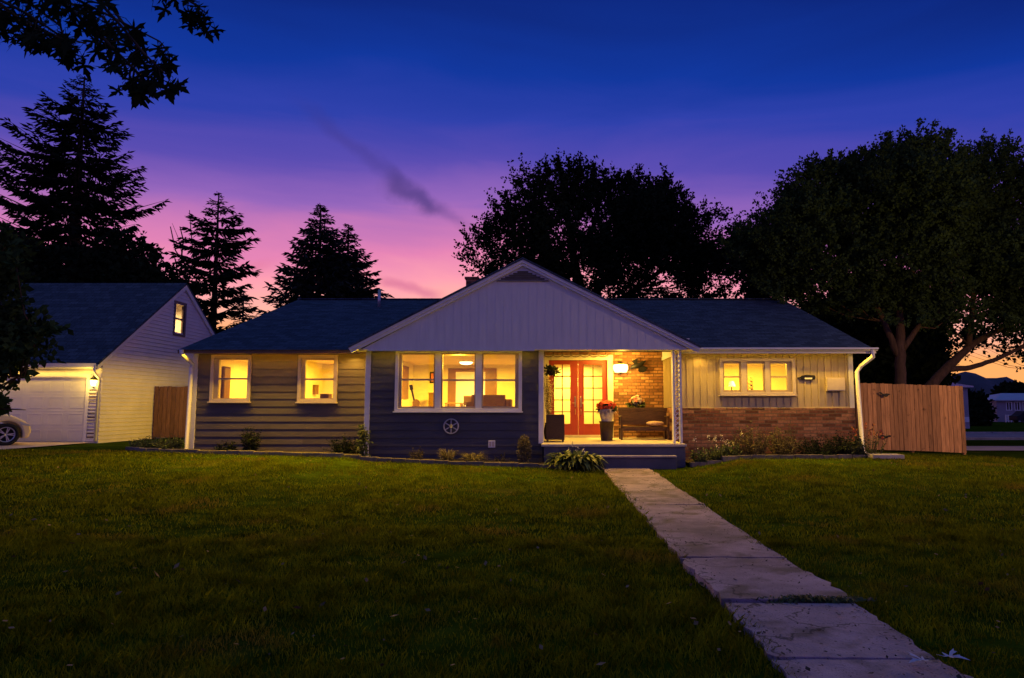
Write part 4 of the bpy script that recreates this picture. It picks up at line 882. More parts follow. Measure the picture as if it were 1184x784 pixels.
# guitar
SY = 21.0; c = O(478, 463, SY); gt = thing('guitar', 'dark guitar leaning inside the left pane of the picture window', 'guitar', (c.x, SY, zfl))
mb = MB(); mb.prism([(c.x+.13*r_*math.cos(t)+.08, c.z-.16+.2*math.sin(t)) for k in range(24) for t in [2*pi*k/24] for r_ in [1-.28*math.exp(-((math.sin(t)-.1)/.25)**2)]], 'y', SY, SY+.09); mb.build('body', m_sofa, gt); mb = MB(); mb.obox((c.x-.02, SY+.02, c.z+.16), (1,0,.25), (0,1,0), (-.25,0,1), .028, .015, .19); mb.obox((c.x-.075, SY+.02, c.z+.4), (1,0,.25), (0,1,0), (-.25,0,1), .05, .015, .08); mb.build('neck', m_iron, gt)
SY = 21.6; a, b = xw(495.5, SY), xw(501.5, SY); box_thing('speaker_cabinet', 'narrow dark cabinet at the right edge of the left picture window pane', 'cabinet', [('cabinet_body', m_sofa, [(a, b, SY, SY+.3, zfl, zw(455, SY))]), ('cabinet_top', m_oak, [(a-.02, b+.02, SY-.02, SY+.32, zw(455, SY)+.001, zw(455, SY)+.03)])], ((a+b)/2, SY, zfl))
# ceiling light living room
cl = thing('ceiling_light', 'round glowing ceiling light inside the picture window', 'ceiling light', (LC[0], LC[1], zcl)); mb = MB(); mb.lathe((LC[0], LC[1], zcl-.1), [(.05, 0), (.16, .02), (.2, .07)], 24); mb.build('diffuser', emit('ceiling light glass', (1.0, .86, .5), 5.0), cl); mb = MB(); mb.lathe((LC[0], LC[1], zcl-.028), [(.21, 0), (.215, .026)], 24); mb.build('mount', m_white, cl)
# bedroom doors, boxes, kitchen things
a, b = xL0+.202, xL0+.26; box_thing('wardrobe', 'brown narrow wardrobe inside the left single window', 'wardrobe', [('cabinet_body', m_sofa, [(a, b, 19.5, 19.92, zfl, zw(424, 19.7))]), ('door', m_oak, [(b+.001, b+.02, 19.53, 19.89, zfl+.08, zw(424, 19.7)-.05)])], ((a+b)/2, 19.7, zfl))
a, b = xm+.061, xm+.15; SY = 21.3; box_thing('wall_shelf', 'small tall wall shelf inside the window next to the bay', 'shelf', [('cabinet_body', m_oak, [(a, b, SY-.17, SY+.13, zw(456, SY), zw(445, SY))])], ((a+b)/2, SY, zw(455, SY)))
SY = 19.6; a, b = xw(370, SY), xw(380, SY); box_thing('storage_box', 'dark low box standing inside the window next to the bay', 'box', [('cabinet_body', m_sofa, [(a, b, SY, SY+.3, zfl, zw(456.3, SY))]), ('lid', m_oak, [(a-.01, b+.01, SY-.01, SY+.31, zw(456.3, SY)+.001, zw(456.3, SY)+.025)])], ((a+b)/2, SY, zfl))
SY = 20.9; a, b = xw(865, SY), xw(871.5, SY); box_thing('kitchen_rack', 'dark stacked rack inside the middle pane of the triple window', 'rack', [('post', m_oak, [(a, a+.03, SY, SY+.25, zfl, zw(436, SY))]), ('post', m_oak, [(b-.03, b, SY, SY+.25, zfl, zw(436, SY))])]+[('shelf', m_sofa, [(a+.031, b-.031, SY, SY+.25, zw(q, SY)-.08, zw(q, SY))]) for q in (437.5, 442, 446.5, 451)], ((a+b)/2, SY, zfl))
SY = 20.5; c = O(846, 447, SY); tl = thing('table_lamp', 'faint table lamp inside the left pane of the triple window', 'lamp', (c.x, SY, zfl)); mb = MB(); mb.lathe((c.x, SY, c.z), [(.12, 0), (.07, .16)], 16); mb.build('lamp_shade', m_flpale, tl); mb = MB(); mb.tube([(c.x, SY, zfl), (c.x, SY, c.z+.02)], .02, 8); mb.build('lamp_stem', m_oak, tl)
# ------------------------------------------------------------------ plants near the house
def plant(name, label, x, y, cat='plant', group=None): return thing(name, label, cat, (x, y, float(gz(x, y))), group)
def strap_clump(root, x, y, n, L, W, rise, mat, r=.1, droop=.2, nm='foliage'):
    mb = MB(); z = float(gz(x, y))+.02
    for k in range(n):
        a = random.random()*6.28; rr = r*random.random()**.5; l = L*random.uniform(.6,1.1)
        mb.leaf((x+rr*math.cos(a), y+rr*math.sin(a), z), a+random.gauss(0,.25), l, W*random.uniform(.7,1.2), rise*random.uniform(.55,1.15), droop*random.uniform(.4,1.3), 5)
    return mb.build(nm, mat, root)
def stalks(root, x, y, n, h, r, mat, fmat, fsize=.03, seed=0):
    mb = MB(); Vv = []; z = float(gz(x, y))
    for k in range(n):
        a = random.random()*6.28; rr = r*random.random()**.5; hh = h*random.uniform(.6,1.05); p0 = Vector((x+rr*.5*math.cos(a), y+rr*.5*math.sin(a), z)); p1 = Vector((x+rr*1.3*math.cos(a), y+rr*1.3*math.sin(a), z+hh))
        m = (p0+p1)/2+Vector((0,0,.04)); mb.tube([p0, m, p1], [.006,.005,.003], 4, False)
        for _ in range(9):
            q = p1+Vector((random.gauss(0,.02), random.gauss(0,.02), -random.random()*.14)); d = Vector((random.gauss(0,1), random.gauss(0,1), random.gauss(0,.6))).normalized(); e = d.orthogonal().normalized()*fsize*.5
            Vv += [q, q+d*fsize*.5+e, q+d*fsize, q+d*fsize*.5-e]
    s = mb.build('stems', mat, root)
    if fmat: np_mesh('blossom_spray', [tuple(v) for v in Vv], 4, [(0,1,2,3)], fmat, root)
def grow(root, x, y, n, h, r, mat, leaf=.08, nm='foliage'):
    """leafy upright shoots"""
    Vv = []; mb = MB(); z = float(gz(x, y))
    for k in range(n):
        a = random.random()*6.28; rr = r*random.random()**.5; hh = h*random.uniform(.5,1.08)*(1-.35*(rr/r)**2); p0 = Vector((x+rr*.5*math.cos(a), y+rr*.5*math.sin(a), z)); p1 = Vector((x+rr*1.15*math.cos(a), y+rr*1.15*math.sin(a), z+hh)); mb.tube([p0, p1], [.006,.002], 4, False)
        m = int(8+hh*22)
        for j in range(m):
            t = random.uniform(.12,1); q = p0.lerp(p1, t); d = Vector((random.gauss(0,1), random.gauss(0,1), random.gauss(.3,.5))).normalized(); e = d.orthogonal().normalized(); tt = random.random()*6; e = (e*math.cos(tt)+d.cross(e)*math.sin(tt)); s = leaf*random.uniform(.6,1.2)*(1.15-.5*t)
            Vv += [q, q+d*s*.5+e*s*.26, q+d*s, q+d*s*.5-e*s*.26]
    np_mesh(nm, [tuple(v) for v in Vv], 4, [(0,1,2,3)], mat, root); mb.build('stems', m_barkd, root)
def at(px, Y): return xw(px, Y, 515), Y
x, y = at(667, 16.3); r_ = plant('hosta_plant', 'large leafy hosta clump at the left of the porch step', x, y)
strap_clump(r_, x, y, 150, .56, .13, .44, m_hosta, .18, .30); strap_clump(r_, x-.28, y+.05, 60, .46, .11, .36, m_hosta, .14, .30, 'side_foliage'); stalks(r_, x, y, 5, .62, .25, m_hosta, m_flpale, .03)
x, y = at(518, 16.95); r_ = plant('ornamental_grass', 'small straw coloured grass tuft under the wheel ornament', x, y, group='tufts in the bay bed'); strap_clump(r_, x, y, 130, .25, .014, .32, m_straw, .09, .10)
x, y = at(548, 16.95); r_ = plant('ornamental_grass', 'wide low grass tuft beside the pale outlet box', x, y, group='tufts in the bay bed'); strap_clump(r_, x, y, 180, .32, .014, .27, m_straw, .15, .12)
x, y = at(484, 17.0); r_ = plant('low_shrub', 'sparse low reddish shrub in the bay bed under the left pane', x, y); grow(r_, x, y, 16, .34, .26, m_tall, .07)
x, y = at(581, 16.95); r_ = plant('low_shrub', 'sparse low shrub between the outlet box and the round bush', x, y); grow(r_, x, y, 14, .3, .2, m_tall, .06)
x, y = at(606, 16.95); r_ = plant('round_bush', 'upright rounded cactus-like bush at the bay corner by the porch', x, y)
mb = MB(); z = float(gz(x, y)); mb.tube([(x, y, z), (x, y, z+.2)], .03, 6); mb.build('stem', m_barkd, r_); leafball('foliage', r_, (x, y, z+.35), .16, .16, .36, 1500, m_straw, .055, .55)
x, y = at(421, 17.3); r_ = plant('climbing_vine', 'thin vine climbing the white corner board between wing and bay', x, y); Vv = []; mb = MB()
for k in range(6):
    q = []; 
    for j in range(9): q.append((x+.05*math.sin(j*1.3+k)+.03*k-.08, y-.02*k, float(gz(x, y))+j*.105*(1-.06*k)))
    mb.tube(q, .006, 4, False)
    for p in q:
        for _ in range(9):
            d = Vector((random.gauss(0,1), random.gauss(-.3,1), random.gauss(0,1))).normalized(); e = d.orthogonal().normalized(); p0 = Vector(p)+Vector((random.gauss(0,.04), random.gauss(-.03,.03), random.gauss(0,.05))); s = .07*random.uniform(.6,1.2); Vv += [p0, p0+d*s*.5+e*s*.4, p0+d*s, p0+d*s*.5-e*s*.4]
mb.build('stems', m_barkd, r_); np_mesh('foliage', [tuple(v) for v in Vv], 4, [(0,1,2,3)], m_shrub, r_)
for (px, Y, n, h, w, mt, nm, lab) in ((290, 17.9, 55, .68, .26, m_leafd, 'dark_shrub', 'upright dark shrub under the wall between the two single windows'), (264, 17.9, 34, .34, .32, m_leafd, 'dark_shrub', 'low dim shrub below the left single window'),
        (398, 17.7, 60, .5, .5, m_leafd, 'dark_shrub', 'spreading dim shrub left of the climbing vine'), (171, 18.7, 70, .36, .46, m_hosta, 'leafy_perennial', 'low leafy perennial at the far left tip of the bed'), (196, 18.3, 70, .46, .42, m_hosta, 'leafy_perennial', 'low leafy perennial at the foot of the left downspout'),
        (868, 17.5, 70, .92, .46, m_tall, 'tall_perennial', 'tall dry brownish perennial in front of the brick base, left one'), (905, 17.6, 70, .85, .44, m_tall, 'tall_perennial', 'tall dry olive perennial in front of the brick below the plaque'), (945, 17.5, 90, .55, .6, m_leafd, 'dark_shrub', 'low dark spreading shrub in the middle of the right bed'),
        (975, 17.5, 80, .68, .45, m_leafd, 'dark_shrub', 'dark bushy shrub beside the right downspout'), (987, 17.3, 60, .55, .32, m_shrub, 'dark_shrub', 'small leafy shrub in front of the right corner of the house')):
    x, y = at(px, Y); r_ = plant(nm, lab, x, y, group={'dark_shrub': 'dim shrubs in the beds', 'leafy_perennial': 'leafy perennials at the bed tip', 'tall_perennial': 'tall perennials by the brick'}[nm]); grow(r_, x, y, n, h, w, mt)
for (px, Y, lab) in ((812, 17.0, 'flowering leafy perennial right beside the porch step'), (832, 17.15, 'flowering leafy perennial in the middle of the right bed clump'), (846, 17.4, 'pale flowered perennial next to the tall dry plants')):
    x, y = at(px, Y); r_ = plant('flowering_perennial', lab, x, y, group='flowering perennials by the porch'); grow(r_, x, y, 34, .42, .3, m_hosta, .1); stalks(r_, x, y, 4, .66, .3, m_shrub, m_flpale, .028)
x, y = at(1006, 17.2); r_ = plant('rose_bush', 'thin rose bush with small dark red blooms before the cedar fence', x, y); grow(r_, x, y, 26, .75, .4, m_shrub, .06); stalks(r_, x, y, 10, .8, .4, m_shrub, m_rose, .06)
# weeds in the walkway joint, pale fallen leaves
q = GP(945, 699); r_ = plant('weed_clump', 'dark weeds growing in the broken walkway joint', q[0], q[1], 'weeds')
Vv = []
for k in range(900):
    x = q[0]+random.gauss(0,.17); y = q[1]+random.gauss(0,.03)+.02*math.sin(x*14); z = .03; d = Vector((random.gauss(0,.8), random.gauss(0,.8), random.uniform(.2,1))).normalized(); e = d.orthogonal().normalized(); s = random.uniform(.015,.05); p0 = Vector((x,y,z)); Vv += [p0, p0+d*s*.5+e*s*.3, p0+d*s, p0+d*s*.5-e*s*.3]
np_mesh('foliage', [tuple(v) for v in Vv], 4, [(0,1,2,3)], m_shrub, r_)
def maple_outline():
    h = [(0,-.42),(.03,-.10),(.16,-.26),(.20,-.17),(.38,-.20),(.28,-.05),(.40,.03),(.56,.10),(.40,.12),(.36,.20),(.22,.10),(.16,.16),(.20,.32),(.12,.30),(.09,.42),(0,.64)]
    h = [(.012,-.42),(.015,-.10),(.10,-.16),(.28,-.24),(.16,-.08),(.06,.0),(.20,.05),(.34,.03),(.60,.16),(.42,.17),(.38,.28),(.22,.15),(.05,.12),(.10,.30),(.20,.36),(.11,.38),(.09,.50),(0,.72)]
    return h+[(-a, b) for a, b in h[-2::-1]]
MO = maple_outline()
leafm = M('pale fallen leaf', (.50,.45,.55), .7, .15, 20)
q = [GP(1068, 776), GP(1098, 776)]
for k, (lab, rot) in enumerate((('pale fallen maple leaf lying on the walkway at bottom right', 1.9), ('pale fallen maple leaf half on the grass beside the walkway', -2.1))):
    mb = MB(); x, y = q[k]; c_, s_ = math.cos(rot), math.sin(rot); sz = .15
    vs = [(x+(a*c_-b*s_)*sz, y+(a*s_+b*c_)*sz, .062+.10*abs(a)*sz*2+.03*math.sin(b*6)*sz+(.02 if k else .0)) for a, b in MO]+[(x, y, .062+(.02 if k else 0))]
    n = len(MO); mb.add(vs, [(i, (i+1) % n, n) for i in range(n)]); tag(mb.build('fallen_leaf', leafm, None, (x, y, .06)), lab, 'leaf', 'fallen leaves at the walkway')
# ------------------------------------------------------------------ trees
def poly_sample(poly, n, rg):
    poly = np.array(poly, float); lo, hi = poly.min(0), poly.max(0); out = []; tot = 0
    ex0 = poly; ex1 = np.roll(poly, -1, 0)
    while tot < n:
        q = lo+rg.random((n*3, 2))*(hi-lo); ins = np.zeros(len(q), bool)
        for a, b in zip(ex0, ex1):
            c = ((a[1] > q[:,1]) != (b[1] > q[:,1])) & (q[:,0] < (b[0]-a[0])*(q[:,1]-a[1])/((b[1]-a[1]) if b[1] != a[1] else 1e-9)+a[0]); ins ^= c
        q = q[ins]; out.append(q); tot += len(q)
    q = np.concatenate(out)[:n]; dist = np.full(n, 1e9)
    for a, b in zip(ex0, ex1):
        ab = b-a; t = np.clip(((q-a)@ab)/(ab@ab+1e-9), 0, 1); dist = np.minimum(dist, np.linalg.norm(q-(a+t[:,None]*ab), axis=1))
    return q, dist
def px_to_world(q, Y):
    u = (q[:,0]-CX)/F; v = (CY-q[:,1])/F; k = Y/(ct-st*v); return np.stack([u*k, np.full(len(q), 0.)+Y, CAMZ+(st+ct*v)*k], -1)
def unit(a): return a/np.maximum(1e-9, np.linalg.norm(a, axis=-1, keepdims=True))
def leaf_quads(p, d, size, wid, rg):
    n = len(p); r = unit(rg.normal(size=(n,3))); a = unit(np.cross(d, r)); s = size*(.65+.7*rg.random((n,1)))
    mid = p+d*s*.5; return np.stack([p, mid+a*s*wid, p+d*s, mid-a*s*wid], 1).reshape(-1, 3)
def broad_tree(name, label, poly, Y, base_px, limbs, nlobe, nsprig, nleaf, leaf=.2, mat=m_leafd, bark=m_barkd, depth=3.5, trunk_r=.25, seed=1, lobe_px=26, sprig=.8, group=None, base_z=None, up=.55, cat='tree', holes=(), tips=0, tiplen=.9, gap=.0, shrink=10, shell=.35, flat=.8):
    pa = np.array(poly, float); poly0 = poly; poly = pa-unit(pa-pa.mean(0))*np.array([.6,1])*(shrink+7)*np.where(pa[:,1:] < pa[:,1].mean()+10, 1, .0)
    rg = np.random.default_rng(seed); ppm = F/Y
    q, dist = poly_sample(poly, nlobe, rg); half = np.minimum(depth, np.maximum(.3, dist/ppm*.9)); C0 = px_to_world(q, Y+(rg.random(nlobe)*2-1)*half)
    rad = np.clip(dist, lobe_px*.5, lobe_px*(.6+.6*rg.random(nlobe)))/ppm
    tx = xw(base_px[0], Y, base_px[1]); tz = float(gz(tx, Y)) if base_z is None else base_z
    root = thing(name, label, cat, (tx, Y, tz), group)
    # sprigs on lobes
    li = rg.choice(nlobe, nsprig, p=rad**2/np.sum(rad**2)); dv = unit(rg.normal(size=(nsprig,3))+np.array([0,0,.25])); rr = rad[li,None]*(shell+(1-shell)*rg.random((nsprig,1))**.5)
    o = C0[li]+dv*rr*np.array([1,1,flat]); sd = unit(dv+np.array([0,0,up])+rg.normal(size=(nsprig,3))*.35); L = sprig*(.5+.7*rg.random((nsprig,1)))
    if tips:          # upright leafy twig ends that break the outline
        pa = np.array(poly0, float); ctr = np.array([pa[:,0].mean(), pa[:,1].max()*.6+pa[:,1].mean()*.4]); npl = tips//11; ns = 16
        seg = np.linalg.norm(np.roll(pa, -1, 0)-pa, axis=1); cum = np.cumsum(seg)/seg.sum(); st_ = (np.arange(npl)+.7*rg.random(npl))/npl; k = np.searchsorted(cum, st_).clip(0, len(pa)-1)
        f = ((st_-np.where(k > 0, cum[k-1], 0))/(seg[k]/seg.sum()))[:,None].clip(0,1); ep = pa[k]*(1-f)+np.roll(pa, -1, 0)[k]*f; od = unit(ep-ctr); ep = ep-od*(rg.random((npl,1))*16)
        w = px_to_world(ep, Y+np.clip(rg.normal(size=npl), -2, 2)*depth*.3); ax = unit(np.stack([od[:,0], rg.normal(size=npl)*.25, -od[:,1]+up*.9], -1)+rg.normal(size=(npl,3))*.12)
        s_ = rg.random((npl, ns, 1)); Lp = tiplen*3.2*(.7+.6*rg.random((npl,1,1))); rad_ = (.05+.40*s_)*tiplen*1.15; jit = unit(rg.normal(size=(npl,ns,3)))*rad_*rg.random((npl,ns,1))
        oo = (w[:,None]-ax[:,None]*(s_*Lp+.15*tiplen)+jit).reshape(-1,3); dd_ = unit(np.repeat(ax, ns, 0)+unit(jit.reshape(-1,3))*.6)
        o = np.concatenate([o, oo]); sd = np.concatenate([sd, dd_]); L = np.concatenate([L, tiplen*.55*(.5+.6*rg.random((len(oo),1)))])
    # keep the sky gaps of the crown open
    rx = o[:,0]; rz = o[:,2]; kk = o[:,1]; uu = rx/(kk*ct+(rz-CAMZ)*st); vv = (-kk*st+(rz-CAMZ)*ct)/(kk*ct+(rz-CAMZ)*st); qx, qy = CX+F*uu, CY-F*vv
    keep = np.ones(len(o), bool)
    for hx_, hy_, hr_ in holes: keep &= ((qx-hx_)**2+(qy-hy_)**2 > hr_**2*(.6+.8*rg.random(len(o)))) | (rg.random(len(o)) < .06)
    if gap:
        ph = rg.random(8)*6.28; g = np.sin(qx*.21+ph[0]+1.5*np.sin(qy*.13+ph[1]))*np.sin(qy*.24+ph[2]+1.4*np.sin(qx*.11+ph[3])); keep &= ~((g > 1-gap) & (rg.random(len(o)) < .93))
    o, sd, L = o[keep], sd[keep], L[keep]; nsprig = len(o)
    t = rg.random((nsprig, nleaf, 1))**.8; pts = (o[:,None]+sd[:,None]*L[:,None]*t+rg.normal(size=(nsprig,nleaf,3))*.07*sprig).reshape(-1,3)
    ld = unit(np.repeat(sd, nleaf, 0)*.7+rg.normal(size=(nsprig*nleaf,3))); np_mesh('crown', leaf_quads(pts, ld, leaf, .34, rg), 4, [(0,1,2,3)], mat, root)
    mb = MB()
    for lm in limbs:     # list of (px,py,r[,dy])
        pts_ = []; rs = []
        for p in lm:
            w = px_to_world(np.array([[p[0], min(p[1], base_px[1])]]), Y)[0]; pts_.append((w[0], w[1]+(p[3] if len(p) > 3 else 0), w[2] if p[1] < 9000 else tz-.2)); rs.append(p[2])
        fine = []; fr_ = []
        for i in range(len(pts_)-1):
            for k in range(4):
                tt = k/4; fine.append([pts_[i][j]*(1-tt)+pts_[i+1][j]*tt+(random.gauss(0,.12*rs[i]) if k else 0) for j in range(3)]); fr_.append(rs[i]*(1-tt)+rs[i+1]*tt)
        mb.tube(fine+[pts_[-1]], fr_+[rs[-1]], 10, True)
    # twigs from limb ends into lobes
    ends = [px_to_world(np.array([[p[0], p[1]]]), Y)[0] for lm in limbs for p in lm[1:] if p[1] < 9000]
    E = np.array(ends) if ends else np.array([[tx, Y, tz+4]])
    for i in range(nlobe):
        dd = np.linalg.norm((E-C0[i])*np.array([1,.6,1]), axis=1)+np.where(E[:,2] > C0[i,2], 3, 0); e = E[np.argmin(dd)]; m = (e+C0[i])/2+np.array([0,0,-.25]); mb.tube([tuple(e), tuple(m), tuple(C0[i])], [min(.05, trunk_r*.14), min(.035, trunk_r*.1), min(.012, trunk_r*.05)], 5, False)
    mb.build('trunk', bark, root); return root
def conifer(name, label, px, top, Y, prof, seed=1, mat=m_needle, whorl=.62, nb=7, dense=1.0, curve=.10, droop=.35, base_z=None, group=None, tuft=.42, asc=.0, clear=0.0, tr=.22, wid=.1):
    rg = np.random.default_rng(seed); rnd = random.Random(seed)
    tx, _, tz = P(px, top, Y); gz0 = float(gz(tx, Y)); H = tz-gz0; ppm = F/Y
    root = thing(name, label, 'tree', (tx, Y, gz0), group); mb = MB(); mb.tube([(tx, Y, gz0-.2), (tx+.05, Y, gz0+H*.5), (tx, Y, tz)], [tr*1.3, tr*.8, .03], 10)
    pz = [zw(p[0], Y) for p in prof][::-1]; pl = [p[1]/ppm for p in prof][::-1]; pr = [p[2]/ppm for p in prof][::-1]
    A = []; D = []; S = []; z = tz-.15
    while z > gz0+1.0+clear:
        l_, r_ = np.interp(z, pz, pl), np.interp(z, pz, pr); n = nb+rnd.randint(-1, 2); ph = rnd.random()*6.28
        for b in range(n):
            az = ph+2*pi*b/n+rnd.uniform(-.25,.25); c = math.cos(az); hl = (l_*(1-c)+r_*(1+c))/2 if True else 0
            Ln = max(.14, hl*rnd.uniform(.72,1.08)); zz = z+rnd.uniform(-.2,.2); dirv = np.array([c, math.sin(az), 0.]); side = np.array([-dirv[1], dirv[0], 0.])
            nst = max(3, int(Ln/.13*dense)); P_ = []
            for k in range(nst+1):
                t = k/nst; p = np.array([tx, Y, zz])+dirv*Ln*t+np.array([0,0, asc*Ln*t-droop*Ln*math.sin(t*pi*.75)*.35+curve*Ln*t**3]); P_.append(p)
            mb.tube([tuple(P_[0]), tuple(P_[len(P_)//2]), tuple(P_[-1])], [.035+.01*Ln, .02+.004*Ln, .008], 5, False)
            for k in range(max(1, int(nst*.12)), nst+1):
                t = k/nst; w = min(1.0, Ln*.30)*(1-.75*t)+.12
                for s in (-1, 1):
                    m = max(1, int(w/.22))
                    for j in range(m):
                        f = (j+.3)/m; A.append(P_[k]+side*s*w*f*.8+dirv*w*f*.35-np.array([0,0,.10*w*f])); D.append(unit(side*s*rnd.uniform(.2,1)+dirv*rnd.uniform(.3,1)+np.array([0,0,rnd.uniform(-.75,.25)]))); S.append(min(tuft, .14+.22*Ln)*rnd.uniform(.7,1.2))
                A.append(P_[k]); D.append(unit(dirv+np.array([0,0,rnd.uniform(-.5,.5)]))); S.append(min(tuft, .14+.22*Ln))
        z -= whorl*rnd.uniform(.7,1.2)*(.55+.45*min(1, (tz-z)/4))
    A = np.array(A); D = np.array(D); S = np.array(S)[:,None]; n = len(A); Q = []
    for rep in range(2):
        r = unit(rg.normal(size=(n,3))); a = unit(np.cross(D, r)); mid = A+D*S*.45; Q.append(np.stack([A, mid+a*S*wid, A+D*S, mid-a*S*wid], 1).reshape(-1,3))
    np_mesh('crown', np.concatenate(Q), 4, [(0,1,2,3)], mat, root); mb.build('trunk', m_barkd, root); return root
conifer('spruce_tree', 'huge dark spruce with drooping limbs behind the garage house', 98, 88, 40, [(88,2,2),(100,14,12),(120,30,26),(140,42,46),(158,52,58),(168,85,52),(185,92,62),(205,92,78),(222,82,98),(240,100,88),(265,110,70),(290,110,88),(320,112,108),(345,112,112)], 3, whorl=.95, nb=7, droop=.5, curve=.16, tuft=.5, tr=.42, asc=.1, wid=.13)
conifer('pine_tree', 'mid sized pine with open upswept limbs behind the left wing', 253, 224, 38, [(224,2,2),(240,12,10),(255,22,28),(270,28,38),(290,44,40),(315,48,44),(326,46,56),(345,44,44),(365,44,40),(400,40,30)], 5, whorl=.85, nb=6, droop=.1, curve=.02, asc=.26, tuft=.5, tr=.2, wid=.13)
conifer('blue_spruce', 'taller blue spruce of the twin pair above the left wing roof', 371, 238, 36, [(238,2,2),(250,9,9),(270,20,18),(290,30,26),(310,38,36),(330,48,44),(347,56,50),(380,62,56)], 7, m_needleb, whorl=.5, nb=10, droop=.2, curve=.12, asc=.05, tuft=.42, tr=.2, group='twin blue spruces', wid=.14)
conifer('blue_spruce', 'shorter right blue spruce of the twin pair', 403, 260, 37, [(260,2,2),(272,8,8),(290,17,18),(310,26,30),(330,36,40),(347,40,48),(380,46,54)], 8, m_needleb, whorl=.48, nb=10, droop=.2, curve=.10, asc=.05, tuft=.42, tr=.2, group='twin blue spruces', wid=.14)
conifer('young_fir', 'tiny fir top peeking over the roof between pine and spruces', 282, 336, 37, [(336,1,1),(345,6,6),(360,11,11),(400,18,18)], 9, whorl=.35, nb=6, tuft=.25, tr=.06)
# bare twigs beside the pine
bt = thing('bare_tree', 'thin leafless tree left of the pine', 'tree', (xw(218, 37.5, 400), 37.5, .0)); mb = MB()
for br in ([(222,400),(218,340),(212,300),(206,275),(199,258)], [(213,305),(203,290),(197,262)], [(217,330),(224,300),(221,270),(219,243)], [(210,295),(212,278),(208,262)], [(218,345),(206,322),(203,300)]):
    mb.tube([P(a, b, 37.5) for a, b in br], [.045-.009*i for i in range(len(br))], 5)
mb.build('trunk', m_barkd, bt)
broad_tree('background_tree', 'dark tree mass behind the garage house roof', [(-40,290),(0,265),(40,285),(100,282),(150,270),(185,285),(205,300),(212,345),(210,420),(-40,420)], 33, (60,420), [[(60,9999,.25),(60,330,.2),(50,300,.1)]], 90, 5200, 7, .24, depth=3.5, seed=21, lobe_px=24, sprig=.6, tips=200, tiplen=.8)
# broad trees behind the house
T1 = [(542,300),(548,275),(560,250),(566,228),(580,208),(600,196),(620,192),(640,182),(662,176),(690,184),(712,178),(738,192),(760,196),(776,190),(795,208),(805,232),(812,245),(838,250),(845,262),(820,275),(838,300),(845,335),(800,350),(650,352),(620,340),(560,318)]
broad_tree('maple_tree', 'wide dark maple rising behind the front gable', T1, 36, (672,440), [[(672,9999,.34),(672,350,.30),(660,270,.18),(650,220,.08)], [(672,370,.26),(640,310,.16),(600,260,.08)], [(674,360,.26),(715,300,.18),(750,240,.08)], [(676,380,.22),(735,335,.16),(795,290,.07)], [(672,300,.2),(690,250,.12),(700,205,.06)]], 105, 7600, 18, .16, depth=4, seed=31, shrink=20, lobe_px=30, sprig=.95, tips=620, tiplen=.7, gap=.36, holes=[(605,239,8),(599,263,9),(652,266,7),(679,265,12),(707,274,11),(713,231,6),(560,296,9),(580,285,6),(665,300,12),(680,322,13),(700,335,9),(734,312,9),(762,322,11),(775,335,9),(818,278,10),(826,262,7),(822,328,12),(840,318,8),(640,300,7),(720,300,6)])
T2 = [(842,345),(838,305),(845,270),(858,255),(872,258),(890,250),(905,245),(925,280),(930,350)]
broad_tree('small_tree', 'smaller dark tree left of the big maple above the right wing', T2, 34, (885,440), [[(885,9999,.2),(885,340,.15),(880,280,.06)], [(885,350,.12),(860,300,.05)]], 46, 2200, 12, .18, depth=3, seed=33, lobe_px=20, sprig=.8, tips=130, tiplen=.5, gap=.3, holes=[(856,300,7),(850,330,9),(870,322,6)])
T3 = [(862,325),(868,275),(878,240),(895,222),(905,205),(925,188),(945,178),(960,184),(985,170),(1005,158),(1030,150),(1050,142),(1070,140),(1085,134),(1105,152),(1125,165),(1130,260),(1115,330),(1100,372),(1072,378),(1060,345),(1048,362),(1036,350),(1020,372),(1000,352),(960,352),(920,340)]
broad_tree('maple_tree', 'tall maple with forked warm brown trunk behind the cedar fence', T3, 25.5, (1040,440), [[(1041,9999,.23),(1041,440,.20),(1040,402,.18),(1042,345,.11),(1040,280,.08),(1035,200,.03)], [(1039,412,.13),(1022,372,.10),(1004,335,.09),(960,270,.04)], [(1043,405,.12),(1062,378,.09),(1082,366,.09),(1110,310,.05)], [(1042,345,.1),(1075,270,.05)]], 64, 9000, 22, .115, m_leaf, m_bark, 4.0, .25, 35, 50, .62, 'big maples on the right', shell=.66, flat=.62, shrink=17, tips=620, tiplen=.6, gap=.32, holes=[(995,275,5),(1022,280,4),(1050,255,7),(1095,220,6),(1085,250,8),(1010,362,10),(1052,368,8)])
T4 = [(1062,300),(1090,220),(1118,165),(1140,158),(1165,162),(1190,170),(1230,180),(1275,220),(1290,300),(1270,372),(1225,388),(1195,380),(1172,385),(1150,372),(1128,378),(1108,362),(1080,360)]
broad_tree('maple_tree', 'leaning maple with low spreading limbs at the right edge', T4, 27, (1068,470), [[(1060,9999,.24),(1074,448,.21),(1098,422,.17),(1122,400,.13),(1160,378,.09),(1200,330,.05)], [(1096,427,.12),(1122,425,.10),(1148,417,.085),(1180,402,.065),(1220,370,.05)], [(1120,402,.12),(1125,350,.09),(1130,260,.05)]], 56, 7200, 22, .115, m_leaf, m_bark, 4.0, .25, 37, 50, .62, 'big maples on the right', shell=.66, flat=.62, shrink=17, tips=460, tiplen=.6, gap=.32, holes=[(1100,268,9),(1110,232,6),(1130,300,5)])
T5 = [(1096,385),(1130,378),(1175,386),(1230,380),(1230,425),(1180,412),(1140,405),(1105,410)]
broad_tree('understory_tree', 'loose leafy tree top glowing against the orange horizon at right', T5, 31, (1222,470), [[(1222,9999,.12),(1222,430,.1),(1190,400,.05)]], 26, 240, 9, .19, m_leafd, m_barkd, 2, .1, 39, 16, .8, gap=.3)
